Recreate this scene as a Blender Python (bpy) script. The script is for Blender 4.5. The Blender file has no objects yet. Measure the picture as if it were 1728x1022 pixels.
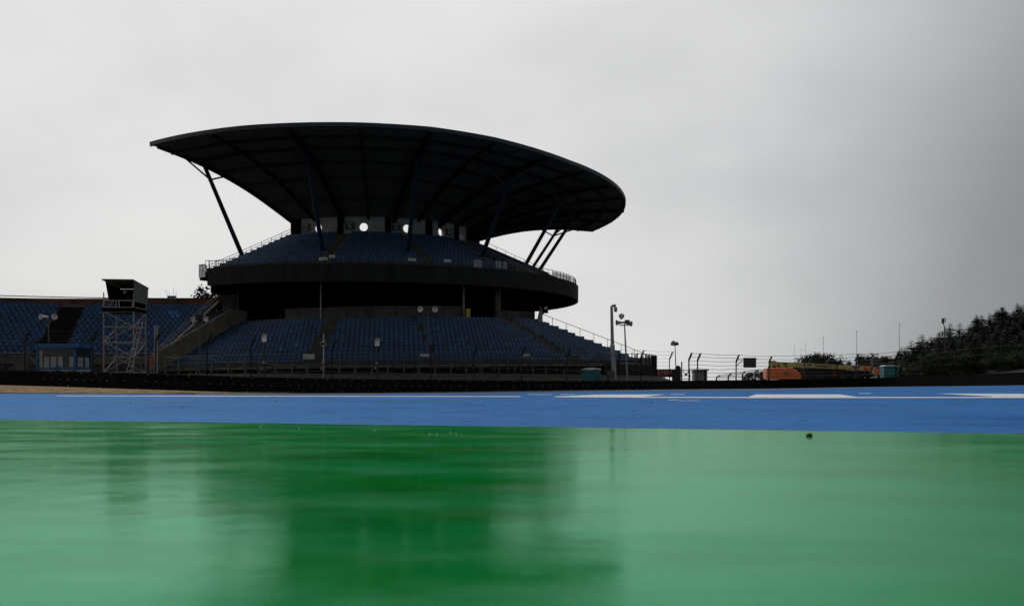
import bpy, math, random
from math import sin, cos, radians, pi, sqrt, atan2
from mathutils import Vector, Matrix, noise
random.seed(7)
sc = bpy.context.scene
F = 1680.0            # focal length in photo pixels (35 mm on a 36 mm sensor, photo 1728 px wide)
EYE = 0.414           # camera height
# ---------------------------------------------------------------- camera
cam_d = bpy.data.cameras.new('camera'); cam = bpy.data.objects.new('camera', cam_d)
sc.collection.objects.link(cam); sc.camera = cam
cam.location = (0, 0, EYE); cam.rotation_euler = (radians(90), 0, 0)
cam_d.sensor_width = 36; cam_d.lens = 35; cam_d.shift_y = 139/1728
cam_d.clip_start = 0.05; cam_d.clip_end = 6000
cam_d.dof.use_dof = True; cam_d.dof.focus_distance = 36; cam_d.dof.aperture_fstop = 2.3
# ---------------------------------------------------------------- world
SUN_EL, SUN_AZ = 48.0, -25.0          # behind thick cloud, ahead and to the left
w = bpy.data.worlds.new("World"); sc.world = w; w.use_nodes = True
nt = w.node_tree; nt.nodes.clear()
def N(t, **k):
    n = nt.nodes.new(t)
    for a, b in k.items(): setattr(n, a, b)
    return n
sky = N('ShaderNodeTexSky', sky_type='NISHITA', sun_disc=False)
sky.sun_elevation = radians(SUN_EL); sky.sun_rotation = radians(SUN_AZ); sky.dust_density = 4; sky.air_density = 1
bg1 = N('ShaderNodeBackground'); bg1.inputs['Strength'].default_value = 0.05
nt.links.new(sky.outputs[0], bg1.inputs['Color'])
tc = N('ShaderNodeTexCoord'); sep = N('ShaderNodeSeparateXYZ'); nt.links.new(tc.outputs['Generated'], sep.inputs[0])
def M(op, a, b=None, clamp=False):
    n = nt.nodes.new('ShaderNodeMath'); n.operation = op; n.use_clamp = clamp
    for i, v in enumerate((a, b)):
        if v is None: continue
        if isinstance(v, (int, float)): n.inputs[i].default_value = v
        else: nt.links.new(v, n.inputs[i])
    return n.outputs[0]
X, Yc, Z = sep.outputs
def dot(dx, dy, dz):
    l = sqrt(dx*dx+dy*dy+dz*dz)
    return M('ADD', M('ADD', M('MULTIPLY', X, dx/l), M('MULTIPLY', Yc, dy/l)), M('MULTIPLY', Z, dz/l))
def ramp(x, pts, interp='B_SPLINE'):
    r = nt.nodes.new('ShaderNodeValToRGB'); r.color_ramp.interpolation = interp
    el = r.color_ramp.elements
    while len(el) > 1: el.remove(el[-1])
    el[0].position = pts[0][0]; c = pts[0][1]; el[0].color = (*c, 1)
    for p, c in pts[1:]:
        e = el.new(p); e.color = (*c, 1)
    nt.links.new(x, r.inputs[0]); return r.outputs[0]
# broad bright part of the cloud ahead and to the left, heavier cloud to the right; unseen sky behind darkened to dim camera-facing surfaces
d0 = dot(-0.22, 1.0, 0.10)
base = ramp(M('ADD', M('MULTIPLY', d0, 0.5), 0.5), [(0.0, (.18,.19,.20)), (0.30, (.24,.245,.25)), (0.52, (.56,.565,.57)), (0.86, (.69,.695,.70)), (0.96, (.77,.772,.77)), (1.0, (.80,.80,.795))])
dr = ramp(M('ADD', M('MULTIPLY', dot(1.0, 0.9, 0.0), 0.5), 0.5), [(0.0, (1,1,1)), (0.85, (1,1,1)), (0.895, (.93,.93,.935)), (0.918, (.79,.795,.805)), (.938, (.60,.61,.625)), (.958, (.41,.42,.44)), (1.0, (.25,.265,.285))])
nz = N('ShaderNodeTexNoise'); nz.inputs['Scale'].default_value = 3.0; nz.inputs['Detail'].default_value = 4; nz.inputs['Roughness'].default_value = .5
mp = N('ShaderNodeMapping'); mp.inputs['Scale'].default_value = (1, 1, 2.2); mp.inputs['Location'].default_value = (4.1, 2.4, 1.7)
nt.links.new(tc.outputs['Generated'], mp.inputs[0]); nt.links.new(mp.outputs[0], nz.inputs[0])
cl = ramp(nz.outputs[0], [(0.28, (.83,.835,.845)), (0.52, (.98,.98,.98)), (0.72, (1.05,1.05,1.045))], 'LINEAR')
def mul(a, b):
    n = nt.nodes.new('ShaderNodeMix'); n.data_type = 'RGBA'; n.blend_type = 'MULTIPLY'; n.inputs[0].default_value = 1
    nt.links.new(a, n.inputs[6]); nt.links.new(b, n.inputs[7]); return n.outputs[2]
col = mul(mul(base, dr), cl)
bg2 = N('ShaderNodeBackground'); bg2.inputs['Strength'].default_value = 1.0; nt.links.new(col, bg2.inputs['Color'])
mix = N('ShaderNodeMixShader'); mix.inputs[0].default_value = 0.94
nt.links.new(bg1.outputs[0], mix.inputs[1]); nt.links.new(bg2.outputs[0], mix.inputs[2])
wo = N('ShaderNodeOutputWorld'); nt.links.new(mix.outputs[0], wo.inputs[0])
# ---------------------------------------------------------------- sun (veiled)
sd = bpy.data.lights.new('sun', 'SUN'); sd.energy = 0.5; sd.angle = radians(30); sd.color = (1, .97, .93)
so = bpy.data.objects.new('sun', sd); sc.collection.objects.link(so)
e, a = radians(SUN_EL), radians(SUN_AZ)
sdir = Vector((sin(a)*cos(e), cos(a)*cos(e), sin(e)))
so.rotation_euler = (-sdir).to_track_quat('-Z', 'Y').to_euler()
# ---------------------------------------------------------------- render / exposure
sc.view_settings.view_transform = 'Standard'; sc.view_settings.look = 'None'
sc.view_settings.exposure = 0.0; sc.view_settings.gamma = 1.0
sc.render.engine = 'CYCLES'; sc.cycles.max_bounces = 5; sc.cycles.use_denoising = True
sc.cycles.diffuse_bounces = 2; sc.cycles.glossy_bounces = 3; sc.cycles.transparent_max_bounces = 12

# ================================================================ helpers
COL = sc.collection
MATS = {}
def mat(name, color, rough=.7, metal=0.0, var=.25, scale=2.0, bump=0.0, bscale=20.0, spec=.5, alpha=1.0, per_island=0.0, stretch=(1,1,1), color2=None):
    m = bpy.data.materials.new(name); m.use_nodes = True; MATS[name] = m
    t = m.node_tree; b = t.nodes['Principled BSDF']; L = t.links.new
    b.inputs['Roughness'].default_value = rough; b.inputs['Metallic'].default_value = metal
    b.inputs['Specular IOR Level'].default_value = spec; b.inputs['Alpha'].default_value = alpha
    tc = t.nodes.new('ShaderNodeTexCoord'); mp = t.nodes.new('ShaderNodeMapping'); mp.inputs['Scale'].default_value = stretch
    L(tc.outputs['Object'], mp.inputs[0])
    n = t.nodes.new('ShaderNodeTexNoise'); n.inputs['Scale'].default_value = scale; n.inputs['Detail'].default_value = 5
    L(mp.outputs[0], n.inputs[0])
    r = t.nodes.new('ShaderNodeValToRGB'); el = r.color_ramp.elements
    c2 = color2 or tuple(c*(1-var) for c in color); c1 = tuple(min(1, c*(1+var*.6)) for c in color) if not color2 else color
    el[0].position = .32; el[0].color = (*c2, 1); el[1].position = .68; el[1].color = (*c1, 1)
    L(n.outputs[0], r.inputs[0]); out = r.outputs[0]
    if per_island:
        g = t.nodes.new('ShaderNodeNewGeometry'); r2 = t.nodes.new('ShaderNodeValToRGB'); e2 = r2.color_ramp.elements
        lo, hi = 1-per_island, 1+per_island*.7
        e2[0].color = (lo, lo, lo, 1); e2[1].color = (hi, hi, hi, 1)
        L(g.outputs['Random Per Island'], r2.inputs[0])
        mx = t.nodes.new('ShaderNodeMix'); mx.data_type = 'RGBA'; mx.blend_type = 'MULTIPLY'; mx.inputs[0].default_value = 1
        L(out, mx.inputs[6]); L(r2.outputs[0], mx.inputs[7]); out = mx.outputs[2]
    L(out, b.inputs['Base Color'])
    if bump:
        n2 = t.nodes.new('ShaderNodeTexNoise'); n2.inputs['Scale'].default_value = bscale; n2.inputs['Detail'].default_value = 4
        L(mp.outputs[0], n2.inputs[0]); bp = t.nodes.new('ShaderNodeBump'); bp.inputs['Strength'].default_value = bump; bp.inputs['Distance'].default_value = .05
        L(n2.outputs[0], bp.inputs['Height']); L(bp.outputs[0], b.inputs['Normal'])
    return m

class MB:
    def __init__(s): s.v = []; s.f = []; s.m = []
    def add(s, vs, fs, mi=0):
        o = len(s.v); s.v += [tuple(p) for p in vs]
        for f in fs: s.f.append(tuple(i+o for i in f)); s.m.append(mi)
    def box(s, c, d, rz=0.0, mi=0, rot=None):
        hx, hy, hz = d[0]/2, d[1]/2, d[2]/2
        R = rot if rot is not None else Matrix.Rotation(rz, 3, 'Z')
        c = Vector(c); vs = [c + R @ Vector((x*hx, y*hy, z*hz)) for x in (-1,1) for y in (-1,1) for z in (-1,1)]
        s.add(vs, [(0,1,3,2),(4,6,7,5),(0,4,5,1),(2,3,7,6),(0,2,6,4),(1,5,7,3)], mi)
    def bar(s, p, q, wd, ht=None, mi=0):            # square bar from p to q
        p, q = Vector(p), Vector(q); d = q-p
        if d.length < 1e-6: return
        R = d.to_track_quat('Z', 'Y').to_matrix()
        s.box((p+q)/2, (wd, ht or wd, d.length), rot=R, mi=mi)
    def tube(s, p, q, r0, r1=None, n=8, mi=0, caps=True):
        r1 = r0 if r1 is None else r1
        p, q = Vector(p), Vector(q); d = q-p
        if d.length < 1e-6: return
        R = d.to_track_quat('Z', 'Y').to_matrix(); vs = []
        for c, r in ((p, r0), (q, r1)):
            for i in range(n):
                a = 2*pi*i/n; vs.append(c + R @ Vector((cos(a)*r, sin(a)*r, 0)))
        fs = [(i, (i+1) % n, n+(i+1) % n, n+i) for i in range(n)]
        if caps: fs += [tuple(range(n))[::-1], tuple(range(n, 2*n))]
        s.add(vs, fs, mi)
    def path(s, pts, r, n=6, mi=0):
        for a, b in zip(pts, pts[1:]): s.tube(a, b, r, r, n, mi)
    def lathe(s, c, axis, prof, n=14, mi=0, cap=True):        # prof [(dist along axis, radius)]
        c = Vector(c); R = Vector(axis).to_track_quat('Z', 'Y').to_matrix(); vs = []
        for d, r in prof:
            for i in range(n):
                a = 2*pi*i/n; vs.append(c + R @ Vector((cos(a)*r, sin(a)*r, d)))
        fs = []
        for k in range(len(prof)-1):
            for i in range(n):
                fs.append((k*n+i, k*n+(i+1) % n, (k+1)*n+(i+1) % n, (k+1)*n+i))
        if cap: fs += [tuple(range(n))[::-1], tuple(range((len(prof)-1)*n, len(prof)*n))]
        s.add(vs, fs, mi)
    def prism(s, poly, y0, y1, mi=0, M4=None):               # poly in x,z ; extruded along y
        n = len(poly); vs = [(x, y0, z) for x, z in poly] + [(x, y1, z) for x, z in poly]
        if M4 is not None: vs = [M4 @ Vector(v) for v in vs]
        fs = [tuple(range(n)), tuple(range(n, 2*n))[::-1]] + [(i, n+i, n+(i+1) % n, (i+1) % n) for i in range(n)]
        s.add(vs, fs, mi)
    def build(s, name, mats, parent=None, smooth=False, **props):
        me = bpy.data.meshes.new(name); me.from_pydata(s.v, [], s.f)
        if not isinstance(mats, (list, tuple)): mats = [mats]
        for m in mats: me.materials.append(m)
        if len(mats) > 1: me.polygons.foreach_set('material_index', s.m)
        if smooth: me.polygons.foreach_set('use_smooth', [True]*len(s.f))
        me.update()
        o = bpy.data.objects.new(name, me); COL.objects.link(o)
        if parent is not None:
            o.parent = parent; o.matrix_parent_inverse = Matrix.Translation(-parent.location)
        for k, v in props.items(): o[k] = v
        return o
def thing(name, label, cat, loc=(0,0,0), group=None):
    o = bpy.data.objects.new(name, None); COL.objects.link(o); o.location = loc; o.empty_display_size = .3
    o['label'] = label; o['category'] = cat
    if group: o['group'] = group
    return o
def px2(px, py, Y):                                   # measured position in the photograph -> metres at distance Y
    return Vector(((px-864)/F*Y, Y, EYE+(650-py)/F*Y))
def lerp(a, b, t): return a+(b-a)*t
def interp(x, tab, k=1):
    if x <= tab[0][0]: return tab[0][k]
    for p, q in zip(tab, tab[1:]):
        if x <= q[0]:
            t = (x-p[0])/(q[0]-p[0]); return p[k]+(q[k]-p[k])*t
    return tab[-1][k]
def text_mesh(txt, size, matrix, material, parent, name='lettering', bold=0.0, extrude=.004, sx=1.0):
    c = bpy.data.curves.new('txt', 'FONT'); c.body = txt; c.size = size; c.extrude = extrude; c.offset = bold
    c.align_x = 'CENTER'; c.align_y = 'CENTER'; c.resolution_u = 2
    o = bpy.data.objects.new('txt', c); COL.objects.link(o); bpy.context.view_layer.update()
    me = bpy.data.meshes.new_from_object(o.evaluated_get(bpy.context.evaluated_depsgraph_get()))
    bpy.data.objects.remove(o); me.transform(matrix @ Matrix.Diagonal((sx,1,1,1))); me.materials.clear(); me.materials.append(material); me.name = name
    r = bpy.data.objects.new(name, me); COL.objects.link(r)
    r.parent = parent
    p = parent; off = Vector((0,0,0))
    while p is not None: off += (p.location if p.type == 'EMPTY' else Vector((0,0,0))); p = p.parent
    r.matrix_parent_inverse = Matrix.Translation(-off) if parent.type == 'EMPTY' else Matrix.Identity(4)
    return r
def face_mat(pos, nrm, up=(0,0,1)):                   # text plane: reads along its x, faces nrm
    n = Vector(nrm).normalized(); x = Vector(up).cross(n).normalized(); y = n.cross(x)
    m = Matrix((x, y, n)).transposed().to_4x4(); m.translation = Vector(pos); return m

class Frame:
    def __init__(s, cx, cy, sgn, S): s.cx, s.cy, s.sgn, s.S = cx, cy, sgn, S
    def P(s, R, th, z):
        a = radians(th); return Vector((s.S*(s.cx+R*sin(a)), s.S*(s.cy+s.sgn*R*cos(a)), s.S*z+(EYE-.36*s.S if s.sgn < 0 else EYE*(1-s.S))))
    def th(s, px, R):                                 # angle (near side) where radius R is seen at column px
        best = None
        for i in range(-900, 1200):
            t = i/10; p = s.P(R, t, 0)
            e = abs(p.x/p.y-(px-864)/F)
            if best is None or e < best[0]-1e-9: best = (e, t)
            if best[0] < 2e-4 and e > best[0]+2e-3: break
        return best[1]
    def sweep(s, mb, prof, t0, t1, n, mi=0):          # prof(th) -> closed [(R,z)...]
        k = None
        for i in range(n+1):
            t = lerp(t0, t1, i/n); pr = prof(t); k = len(pr)
            mb.v += [tuple(s.P(R, t, z)) for R, z in pr]
        o = len(mb.v)-k*(n+1)
        for i in range(n):
            for j in range(k):
                a = o+i*k+j; b = o+i*k+(j+1) % k
                mb.f.append((a, b, b+k, a+k)); mb.m.append(mi)
        mb.f.append(tuple(o+j for j in range(k))); mb.m.append(mi)
        mb.f.append(tuple(o+n*k+j for j in range(k))[::-1]); mb.m.append(mi)

# ================================================================ materials
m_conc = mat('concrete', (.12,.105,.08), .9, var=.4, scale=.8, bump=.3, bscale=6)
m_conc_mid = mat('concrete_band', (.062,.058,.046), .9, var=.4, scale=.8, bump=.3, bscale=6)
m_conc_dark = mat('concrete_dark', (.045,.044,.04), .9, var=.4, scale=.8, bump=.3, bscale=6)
m_wall_panel = mat('pale_panel', (.34,.335,.31), .85, var=.2, scale=.6)
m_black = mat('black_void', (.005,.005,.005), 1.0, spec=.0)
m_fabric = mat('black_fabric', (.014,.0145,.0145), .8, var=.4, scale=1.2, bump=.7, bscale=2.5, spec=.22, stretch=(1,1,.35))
m_roof = mat('roof_sheet', (.125,.115,.095), .6, var=.25, scale=1.5, spec=.3)
m_rim = mat('roof_rim', (.022,.03,.042), .45, metal=.2)
m_beam = mat('roof_beam', (.006,.007,.01), .6, spec=.3)
m_steelblue = mat('blue_steel', (.006,.016,.042), .5, var=.2, spec=.35)
m_seat = mat('seat_blue', (.004,.046,.132), .5, var=.15, scale=.4, per_island=.35, spec=.35)
m_seat_new = mat('seat_bright_blue', (.006,.09,.33), .45, var=.1)
m_seatdark = mat('seat_bracket', (.01,.012,.016), .7)
m_tag = mat('seat_number', (.34,.33,.25), .7, var=.2)
m_galv = mat('galvanised', (.26,.27,.27), .6, metal=.0, var=.2, scale=6)
m_darkpost = mat('dark_post', (.02,.02,.019), .8, var=.2, spec=.2)
m_rail = mat('rail_grey', (.075,.08,.075), .6, metal=.3)
m_white = mat('white_paint', (.72,.72,.70), .5, var=.1)
m_white2 = mat('off_white', (.5,.5,.48), .6, var=.15)
m_stair = mat('stair_edge', (.30,.27,.17), .9, var=.4, scale=1.5)
m_rust = mat('rusty_boarding', (.15,.055,.025), .85, var=.5, scale=.7, color2=(.05,.022,.014), stretch=(1,1,.4))
m_rubber = mat('rubber', (.009,.009,.009), .95, var=.4, scale=1.2, bump=.3, bscale=3, spec=.04)
m_bolt = mat('bolt', (.32,.33,.33), .4, metal=.4)
m_bluepaint = mat('shelter_blue', (.02,.115,.29), .5)
m_glass_dark = mat('shelter_window', (.035,.045,.05), .15, spec=.6)
m_screen = mat('shelter_panel', (.33,.34,.35), .6, var=.2)
m_teal = mat('teal_plastic', (.006,.15,.17), .45, var=.15)
m_orange = mat('orange_paint', (.95,.19,.045), .4, var=.2, scale=1.2)
m_cream = mat('cream_paint', (.62,.55,.20), .5, var=.25, scale=.8)
m_darkgrn = mat('dark_machine', (.028,.034,.028), .7, var=.4)
m_red = mat('red_banner', (.22,.02,.03), .6, var=.15)
m_redstrap = mat('red_strap', (.45,.05,.025), .6)
m_tarp = mat('grey_tarp', (.10,.105,.10), .6, var=.2, bump=.4, bscale=2)
m_grass = mat('dark_grass', (.019,.023,.010), .95, var=.5, scale=1.0, bump=.6, bscale=12)
m_hill = mat('hill_grass', (.024,.028,.020), .95, var=.45, scale=.12, bump=.6, bscale=2)
m_bark = mat('bark', (.035,.028,.02), .95, bump=.6)
m_leaf_hazed = mat('hazed_conifer_needles', (.10,.115,.105), .9, var=.4, scale=.5, per_island=.5, spec=.15)  # needle colour lightened to stand in for haze over the far hill
m_leaf2 = mat('broad_leaves', (.035,.05,.02), .9, var=.4, scale=.5, per_island=.5, spec=.2)
m_yellow = mat('yellow_plastic', (.5,.42,.02), .6)
m_board = mat('grey_board', (.045,.047,.042), .6, var=.2)
m_signdark = mat('sign_dark', (.012,.014,.02), .5)
m_signblue = mat('sign_blue', (.02,.09,.16), .5)
m_grey = mat('light_grey', (.25,.26,.25), .6, var=.3)
m_stone = mat('stone', (.05,.045,.04), .9, bump=.5)

# ================================================================ terrain
# barrier line: photo column, top row, bottom row, distance
BT = [(-900,612,643,84),(-400,618,646,78),(0,624,650,70),(200,628,656,66),(300,631,659,65.5),(400,635,662.3,67),(500,637,663.0,70),(620,639,662.3,77),
      (750,640.5,661,81),(900,642,659,85),(1000,642,657.8,88.5),(1100,642,656.8,95),(1180,641.5,656,106),(1300,640.5,655.2,121),(1480,636.5,652.2,118),(1728,627.4,649.6,86),(2100,610,645,62)]
BA = []
for x, yt, yb, d in BT:
    u = (x-864)/F; BA.append((atan2(u, 1), d*sqrt(1+u*u), EYE+(650-yt)/F*d, EYE+(650-yb)/F*d))
def bar_at(a): return interp(a, BA, 1), interp(a, BA, 2), interp(a, BA, 3)
BE = [(-900,40),(0,43.5),(200,43.5),(400,48),(500,50),(700,56),(900,63),(1100,76),(1300,92),(1500,104),(1728,80),(2100,58)]
BEA = [(atan2((x-864)/F, 1), d*sqrt(1+((x-864)/F)**2)) for x, d in BE]
def sm(t): t = max(0, min(1, t)); return t*t*(3-2*t)
def h(x, y):
    a = atan2(x, y); r = sqrt(x*x+y*y); rb, zt, zb = bar_at(a)
    if abs(a) > 1.2: zb = 0
    t = r/rb
    if t < 1: return zb*sm((t-.5)/.48)
    return lerp(zb, min(zb, -.1), sm((t-1.0)/.35))
def az(px): return atan2((px-864)/F, 1)
def radial_sheet(name, a0, a1, na, r0, r1, nr, dz, material, wob=None, **props):
    mb = MB()
    for i in range(na+1):
        a = lerp(a0, a1, i/na); q0, q1 = r0(a), r1(a)
        for j in range(nr+1):
            s = j/nr; r = q0*(q1/q0)**s if q0 > 0 else q1*s
            x, y = r*sin(a), r*cos(a); z = h(x, y)+dz
            if wob: z += wob(x, y, i/na, s)
            mb.v.append((x, y, z))
    for i in range(na):
        for j in range(nr):
            k = i*(nr+1)+j; mb.f.append((k, k+nr+1, k+nr+2, k+1)); mb.m.append(0)
    return mb.build(name, material, smooth=True, **props)
# painted surfaces
def surf(name, c_lo, c_hi, rough0, rough1, bump, scale, spec=.5, ior=1.45, speck=None, stretch=(1,1,1), bscale=60, bdist=.01, patch=None, tint=None, blotch=None, fine=None, gloss=None):
    m = bpy.data.materials.new(name); m.use_nodes = True; t = m.node_tree; L = t.links.new; b = t.nodes['Principled BSDF']
    b.inputs['IOR'].default_value = ior; b.inputs['Specular IOR Level'].default_value = spec
    tc = t.nodes.new('ShaderNodeTexCoord'); mp = t.nodes.new('ShaderNodeMapping'); mp.inputs['Scale'].default_value = stretch
    L(tc.outputs['Object'], mp.inputs[0])
    def noi(sc_, det=5, rg=.55, vec=mp.outputs[0]):
        n = t.nodes.new('ShaderNodeTexNoise'); n.inputs['Scale'].default_value = sc_; n.inputs['Detail'].default_value = det
        n.inputs['Roughness'].default_value = rg; L(vec, n.inputs[0]); return n.outputs[0]
    def rmp(x, p0, c0, p1, c1):
        r = t.nodes.new('ShaderNodeValToRGB'); e = r.color_ramp.elements
        e[0].position = p0; e[0].color = (*c0, 1); e[1].position = p1; e[1].color = (*c1, 1); L(x, r.inputs[0]); return r.outputs[0]
    n1 = noi(scale)
    out = rmp(n1, .3, c_lo, .7, c_hi)
    if speck:
        n3 = noi(speck[0], 2, .5, tc.outputs['Object'])
        k = rmp(n3, speck[1], (0,0,0), speck[1]+.06, (1,1,1))
        mx = t.nodes.new('ShaderNodeMix'); mx.data_type = 'RGBA'; L(k, mx.inputs[0]); L(out, mx.inputs[6]); mx.inputs[7].default_value = (*speck[2], 1); out = mx.outputs[2]
    def over(k, colr):
        nonlocal out
        mx = t.nodes.new('ShaderNodeMix'); mx.data_type = 'RGBA'; mx.blend_type = 'MULTIPLY'; L(k, mx.inputs[0]); L(out, mx.inputs[6]); mx.inputs[7].default_value = (*colr, 1); out = mx.outputs[2]
    if blotch:
        for sc_, th_, cc_ in blotch: over(rmp(noi(sc_, 6, .68), th_, (0,0,0), th_+.10, (1,1,1)), cc_)
    if fine: over(rmp(noi(fine[0], 3, .7, tc.outputs['Object']), .5, (0,0,0), .62, (1,1,1)), fine[1])
    if tint: b.inputs['Specular Tint'].default_value = (*tint, 1)
    L(out, b.inputs['Base Color'])
    n2 = noi(scale*.45 if not patch else patch, 6, .6)
    rr = rmp(n2, .36, (rough0,)*3, .64, (rough1,)*3); L(rr, b.inputs['Roughness'])
    if bump:
        nb = noi(bscale, 4, .6, tc.outputs['Object']); bp = t.nodes.new('ShaderNodeBump'); bp.inputs['Strength'].default_value = bump; bp.inputs['Distance'].default_value = bdist
        L(nb, bp.inputs['Height']); L(bp.outputs[0], b.inputs['Normal'])
    if gloss:                                   # wet paint film: pigment below, tinted wet sheen above (Fresnel weighted)
        gcol, k, kmax = gloss
        df = t.nodes.new('ShaderNodeBsdfDiffuse'); gl = t.nodes.new('ShaderNodeBsdfGlossy'); fr = t.nodes.new('ShaderNodeFresnel'); mx = t.nodes.new('ShaderNodeMixShader')
        fr.inputs['IOR'].default_value = ior; gl.inputs['Color'].default_value = (*gcol, 1)
        pw = t.nodes.new('ShaderNodeMath'); pw.operation = 'POWER'; pw.inputs[1].default_value = 1.8; L(fr.outputs[0], pw.inputs[0])
        cm = t.nodes.new('ShaderNodeMix'); cm.data_type = 'RGBA'; L(pw.outputs[0], cm.inputs[0]); cm.inputs[6].default_value = (*gcol, 1); cm.inputs[7].default_value = (.80, .95, .84, 1) if gcol[1] > gcol[2] else (.50, .78, 1, 1); L(cm.outputs[2], gl.inputs['Color'])
        L(out, df.inputs['Color']); L(rr, gl.inputs['Roughness'])
        if bump: L(bp.outputs[0], df.inputs['Normal']); L(bp.outputs[0], gl.inputs['Normal'])
        mm = t.nodes.new('ShaderNodeMath'); mm.operation = 'MULTIPLY'; mm.inputs[1].default_value = k; L(fr.outputs[0], mm.inputs[0])
        wet = t.nodes.new('ShaderNodeMapRange'); wet.inputs[1].default_value = .35; wet.inputs[2].default_value = .65; wet.inputs[3].default_value = 1.0; wet.inputs[4].default_value = .70; L(noi(scale*.8, 5, .6), wet.inputs[0])
        mw = t.nodes.new('ShaderNodeMath'); mw.operation = 'MULTIPLY'; L(mm.outputs[0], mw.inputs[0]); L(wet.outputs[0], mw.inputs[1])
        mn = t.nodes.new('ShaderNodeMath'); mn.operation = 'MINIMUM'; mn.inputs[1].default_value = kmax; L(mw.outputs[0], mn.inputs[0])
        L(mn.outputs[0], mx.inputs[0]); L(df.outputs[0], mx.inputs[1]); L(gl.outputs[0], mx.inputs[2]); L(mx.outputs[0], t.nodes['Material Output'].inputs['Surface'])
    return m
m_green = surf('green_wet_paint', (0.0,.215,.005), (.0,.32,.085), .10, .175, .16, .9, ior=1.42, bscale=5, bdist=.012, stretch=(.8,1.5,1), patch=1.3, blotch=[(2.6,.60,(.6,.62,.6)),(.8,.52,(.62,.72,.55))], fine=(60,(.75,.78,.75)), gloss=((.36,.84,.64), 1.1, .42))
m_blue = surf('blue_runoff_paint', (.006,.115,.40), (.014,.165,.52), .35, .6, .35, .7, ior=1.35, speck=(9,.70,(.012,.02,.05)), stretch=(.6,.4,1), bscale=55, bdist=.012, blotch=[(1.1,.54,(.45,.56,.70)),(4.0,.54,(.50,.60,.72)),(.35,.50,(.66,.75,.84)),(14,.56,(.6,.68,.78))], fine=(5.5,(.70,.78,.86)), gloss=((.45,.75,1.0), .22, .13))
m_asph = surf('asphalt', (.05,.05,.048), (.085,.083,.08), .5, .75, .5, .5, bscale=40)
m_line = surf('white_line_paint', (.80,.81,.82), (.88,.88,.88), .35, .55, .2, 1.5, bscale=40, speck=(4,.58,(.20,.28,.46)), blotch=[(1.2,.55,(.72,.78,.86))])
m_gravel = surf('gravel', (.36,.23,.11), (.72,.50,.28), .9, 1.0, 1.0, 6, spec=.2, bscale=16, bdist=.08, speck=(7,.60,(.06,.04,.025)), stretch=(1,.12,1), blotch=[(7,.46,(.42,.40,.36)),(3,.5,(.7,.66,.6))])
m_ground = surf('ground_dirt', (.02,.026,.014), (.036,.042,.024), .9, 1, .5, .3, spec=.2, bscale=8, bdist=.05)

# base sheet to the horizon
def r_in(a): return .02
random.seed(21)
radial_sheet('ground', -pi, pi, 180, r_in, lambda a: 4000.0, 70, -.15, m_ground, kind='structure')
# green / blue boundary: straight line in the plane
gx0, gy0, gx1, gy1 = -6.17, 12.0, 4.36, 8.48
def r_green(a):
    dx, dy = gx1-gx0, gy1-gy0; s, c = sin(a), cos(a)
    den = s*dy-c*dx
    num = gx0*dy-gy0*dx
    r = num/den if abs(den) > 1e-6 else 1e9
    return r if 0 < r < 60 else 60.0
radial_sheet('green_kerb_paving', -pi, pi, 1200, r_in, lambda a: min(r_green(a), 60)+(.10*noise.noise((a*14, 0, 0))+.05*noise.noise((a*90, 3, 0))), 40, .004, m_green, kind='structure')
AL, AR = az(-900), az(2100)
radial_sheet('blue_runoff', AL, AR, 300, lambda a: r_green(a)-.35, lambda a: interp(a, BEA), 50, .0, m_blue, kind='structure')
radial_sheet('paint_seam', AL, AR, 1500, lambda a: r_green(a)+.02, lambda a: r_green(a)+.05+.30*max(0, noise.noise((a*22, 9, 0)))*max(0, noise.noise((a*130, 2, 0))+.3), 2, .0065, m_asph, kind='structure')
radial_sheet('asphalt_strip', az(330), AR, 200, lambda a: interp(a, BEA)*.995, lambda a: bar_at(a)[0]+.5, 8, -.004, m_asph, kind='structure')
def gravel_out(a):
    return bar_at(a)[0]+.3
def gravel_in(a):
    t = sm((a-az(250))/(az(510)-az(250)))
    return lerp(interp(a, BEA)+.35, bar_at(a)[0]-.1, t)
def gwob(x, y, u, s): return .02+.03*sin(s*pi)*(1+noise.noise((x*.7, y*.7, 0)))*.6+.012*noise.noise((x*3, y*3, 5))
radial_sheet('gravel_bed', AL, az(505), 400, gravel_in, gravel_out, 60, .0, m_gravel, gwob, kind='structure')
radial_sheet('concrete_kerb_strip', AL, az(420), 120, lambda a: interp(a, BEA)-.02, lambda a: interp(a, BEA)+.5, 2, .006, m_conc, kind='structure')

# painted white shapes on the blue (large run-off lettering seen edge-on)
def gp(px, py): return (px, EYE*F/(py-650))
marks = MB()
def mark(poly, sub=1):
    vs = []
    for px, py in poly:
        Y = EYE*F/(py-650); x = (px-864)/F*Y
        for _ in range(4):                                # follow the terrain height
            Y = (EYE-h(x, Y))*F/(py-650); x = (px-864)/F*Y
        vs.append((x, Y, h(x, Y)+.008))
    marks.add(vs, [tuple(range(len(vs)))])
def strip(pts_top, pts_bot):
    for (a, b), (c, d) in zip(zip(pts_top, pts_top[1:]), zip(pts_bot, pts_bot[1:])):
        mark([a, c, d, b])
def line(x0, x1, yt0, yb0, yt1, yb1, n=14):
    T = [(lerp(x0, x1, i/n), lerp(yt0, yt1, i/n)) for i in range(n+1)]; B = [(lerp(x0, x1, i/n), lerp(yb0, yb1, i/n)) for i in range(n+1)]
    strip(T, B)
line(96, 330, 667.6, 668.3, 667.7, 668.9, 8); line(330, 878, 667.7, 668.9, 668.3, 669.7, 20)
mark([(932,669.0),(1004,665.6),(1125,665.4),(1084,669.4)]); mark([(932,669.0),(1084,669.4),(1084,671.0),(940,670.2)])
line(1084, 1263, 669.5, 671.1, 669.8, 671.4, 8)
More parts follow.
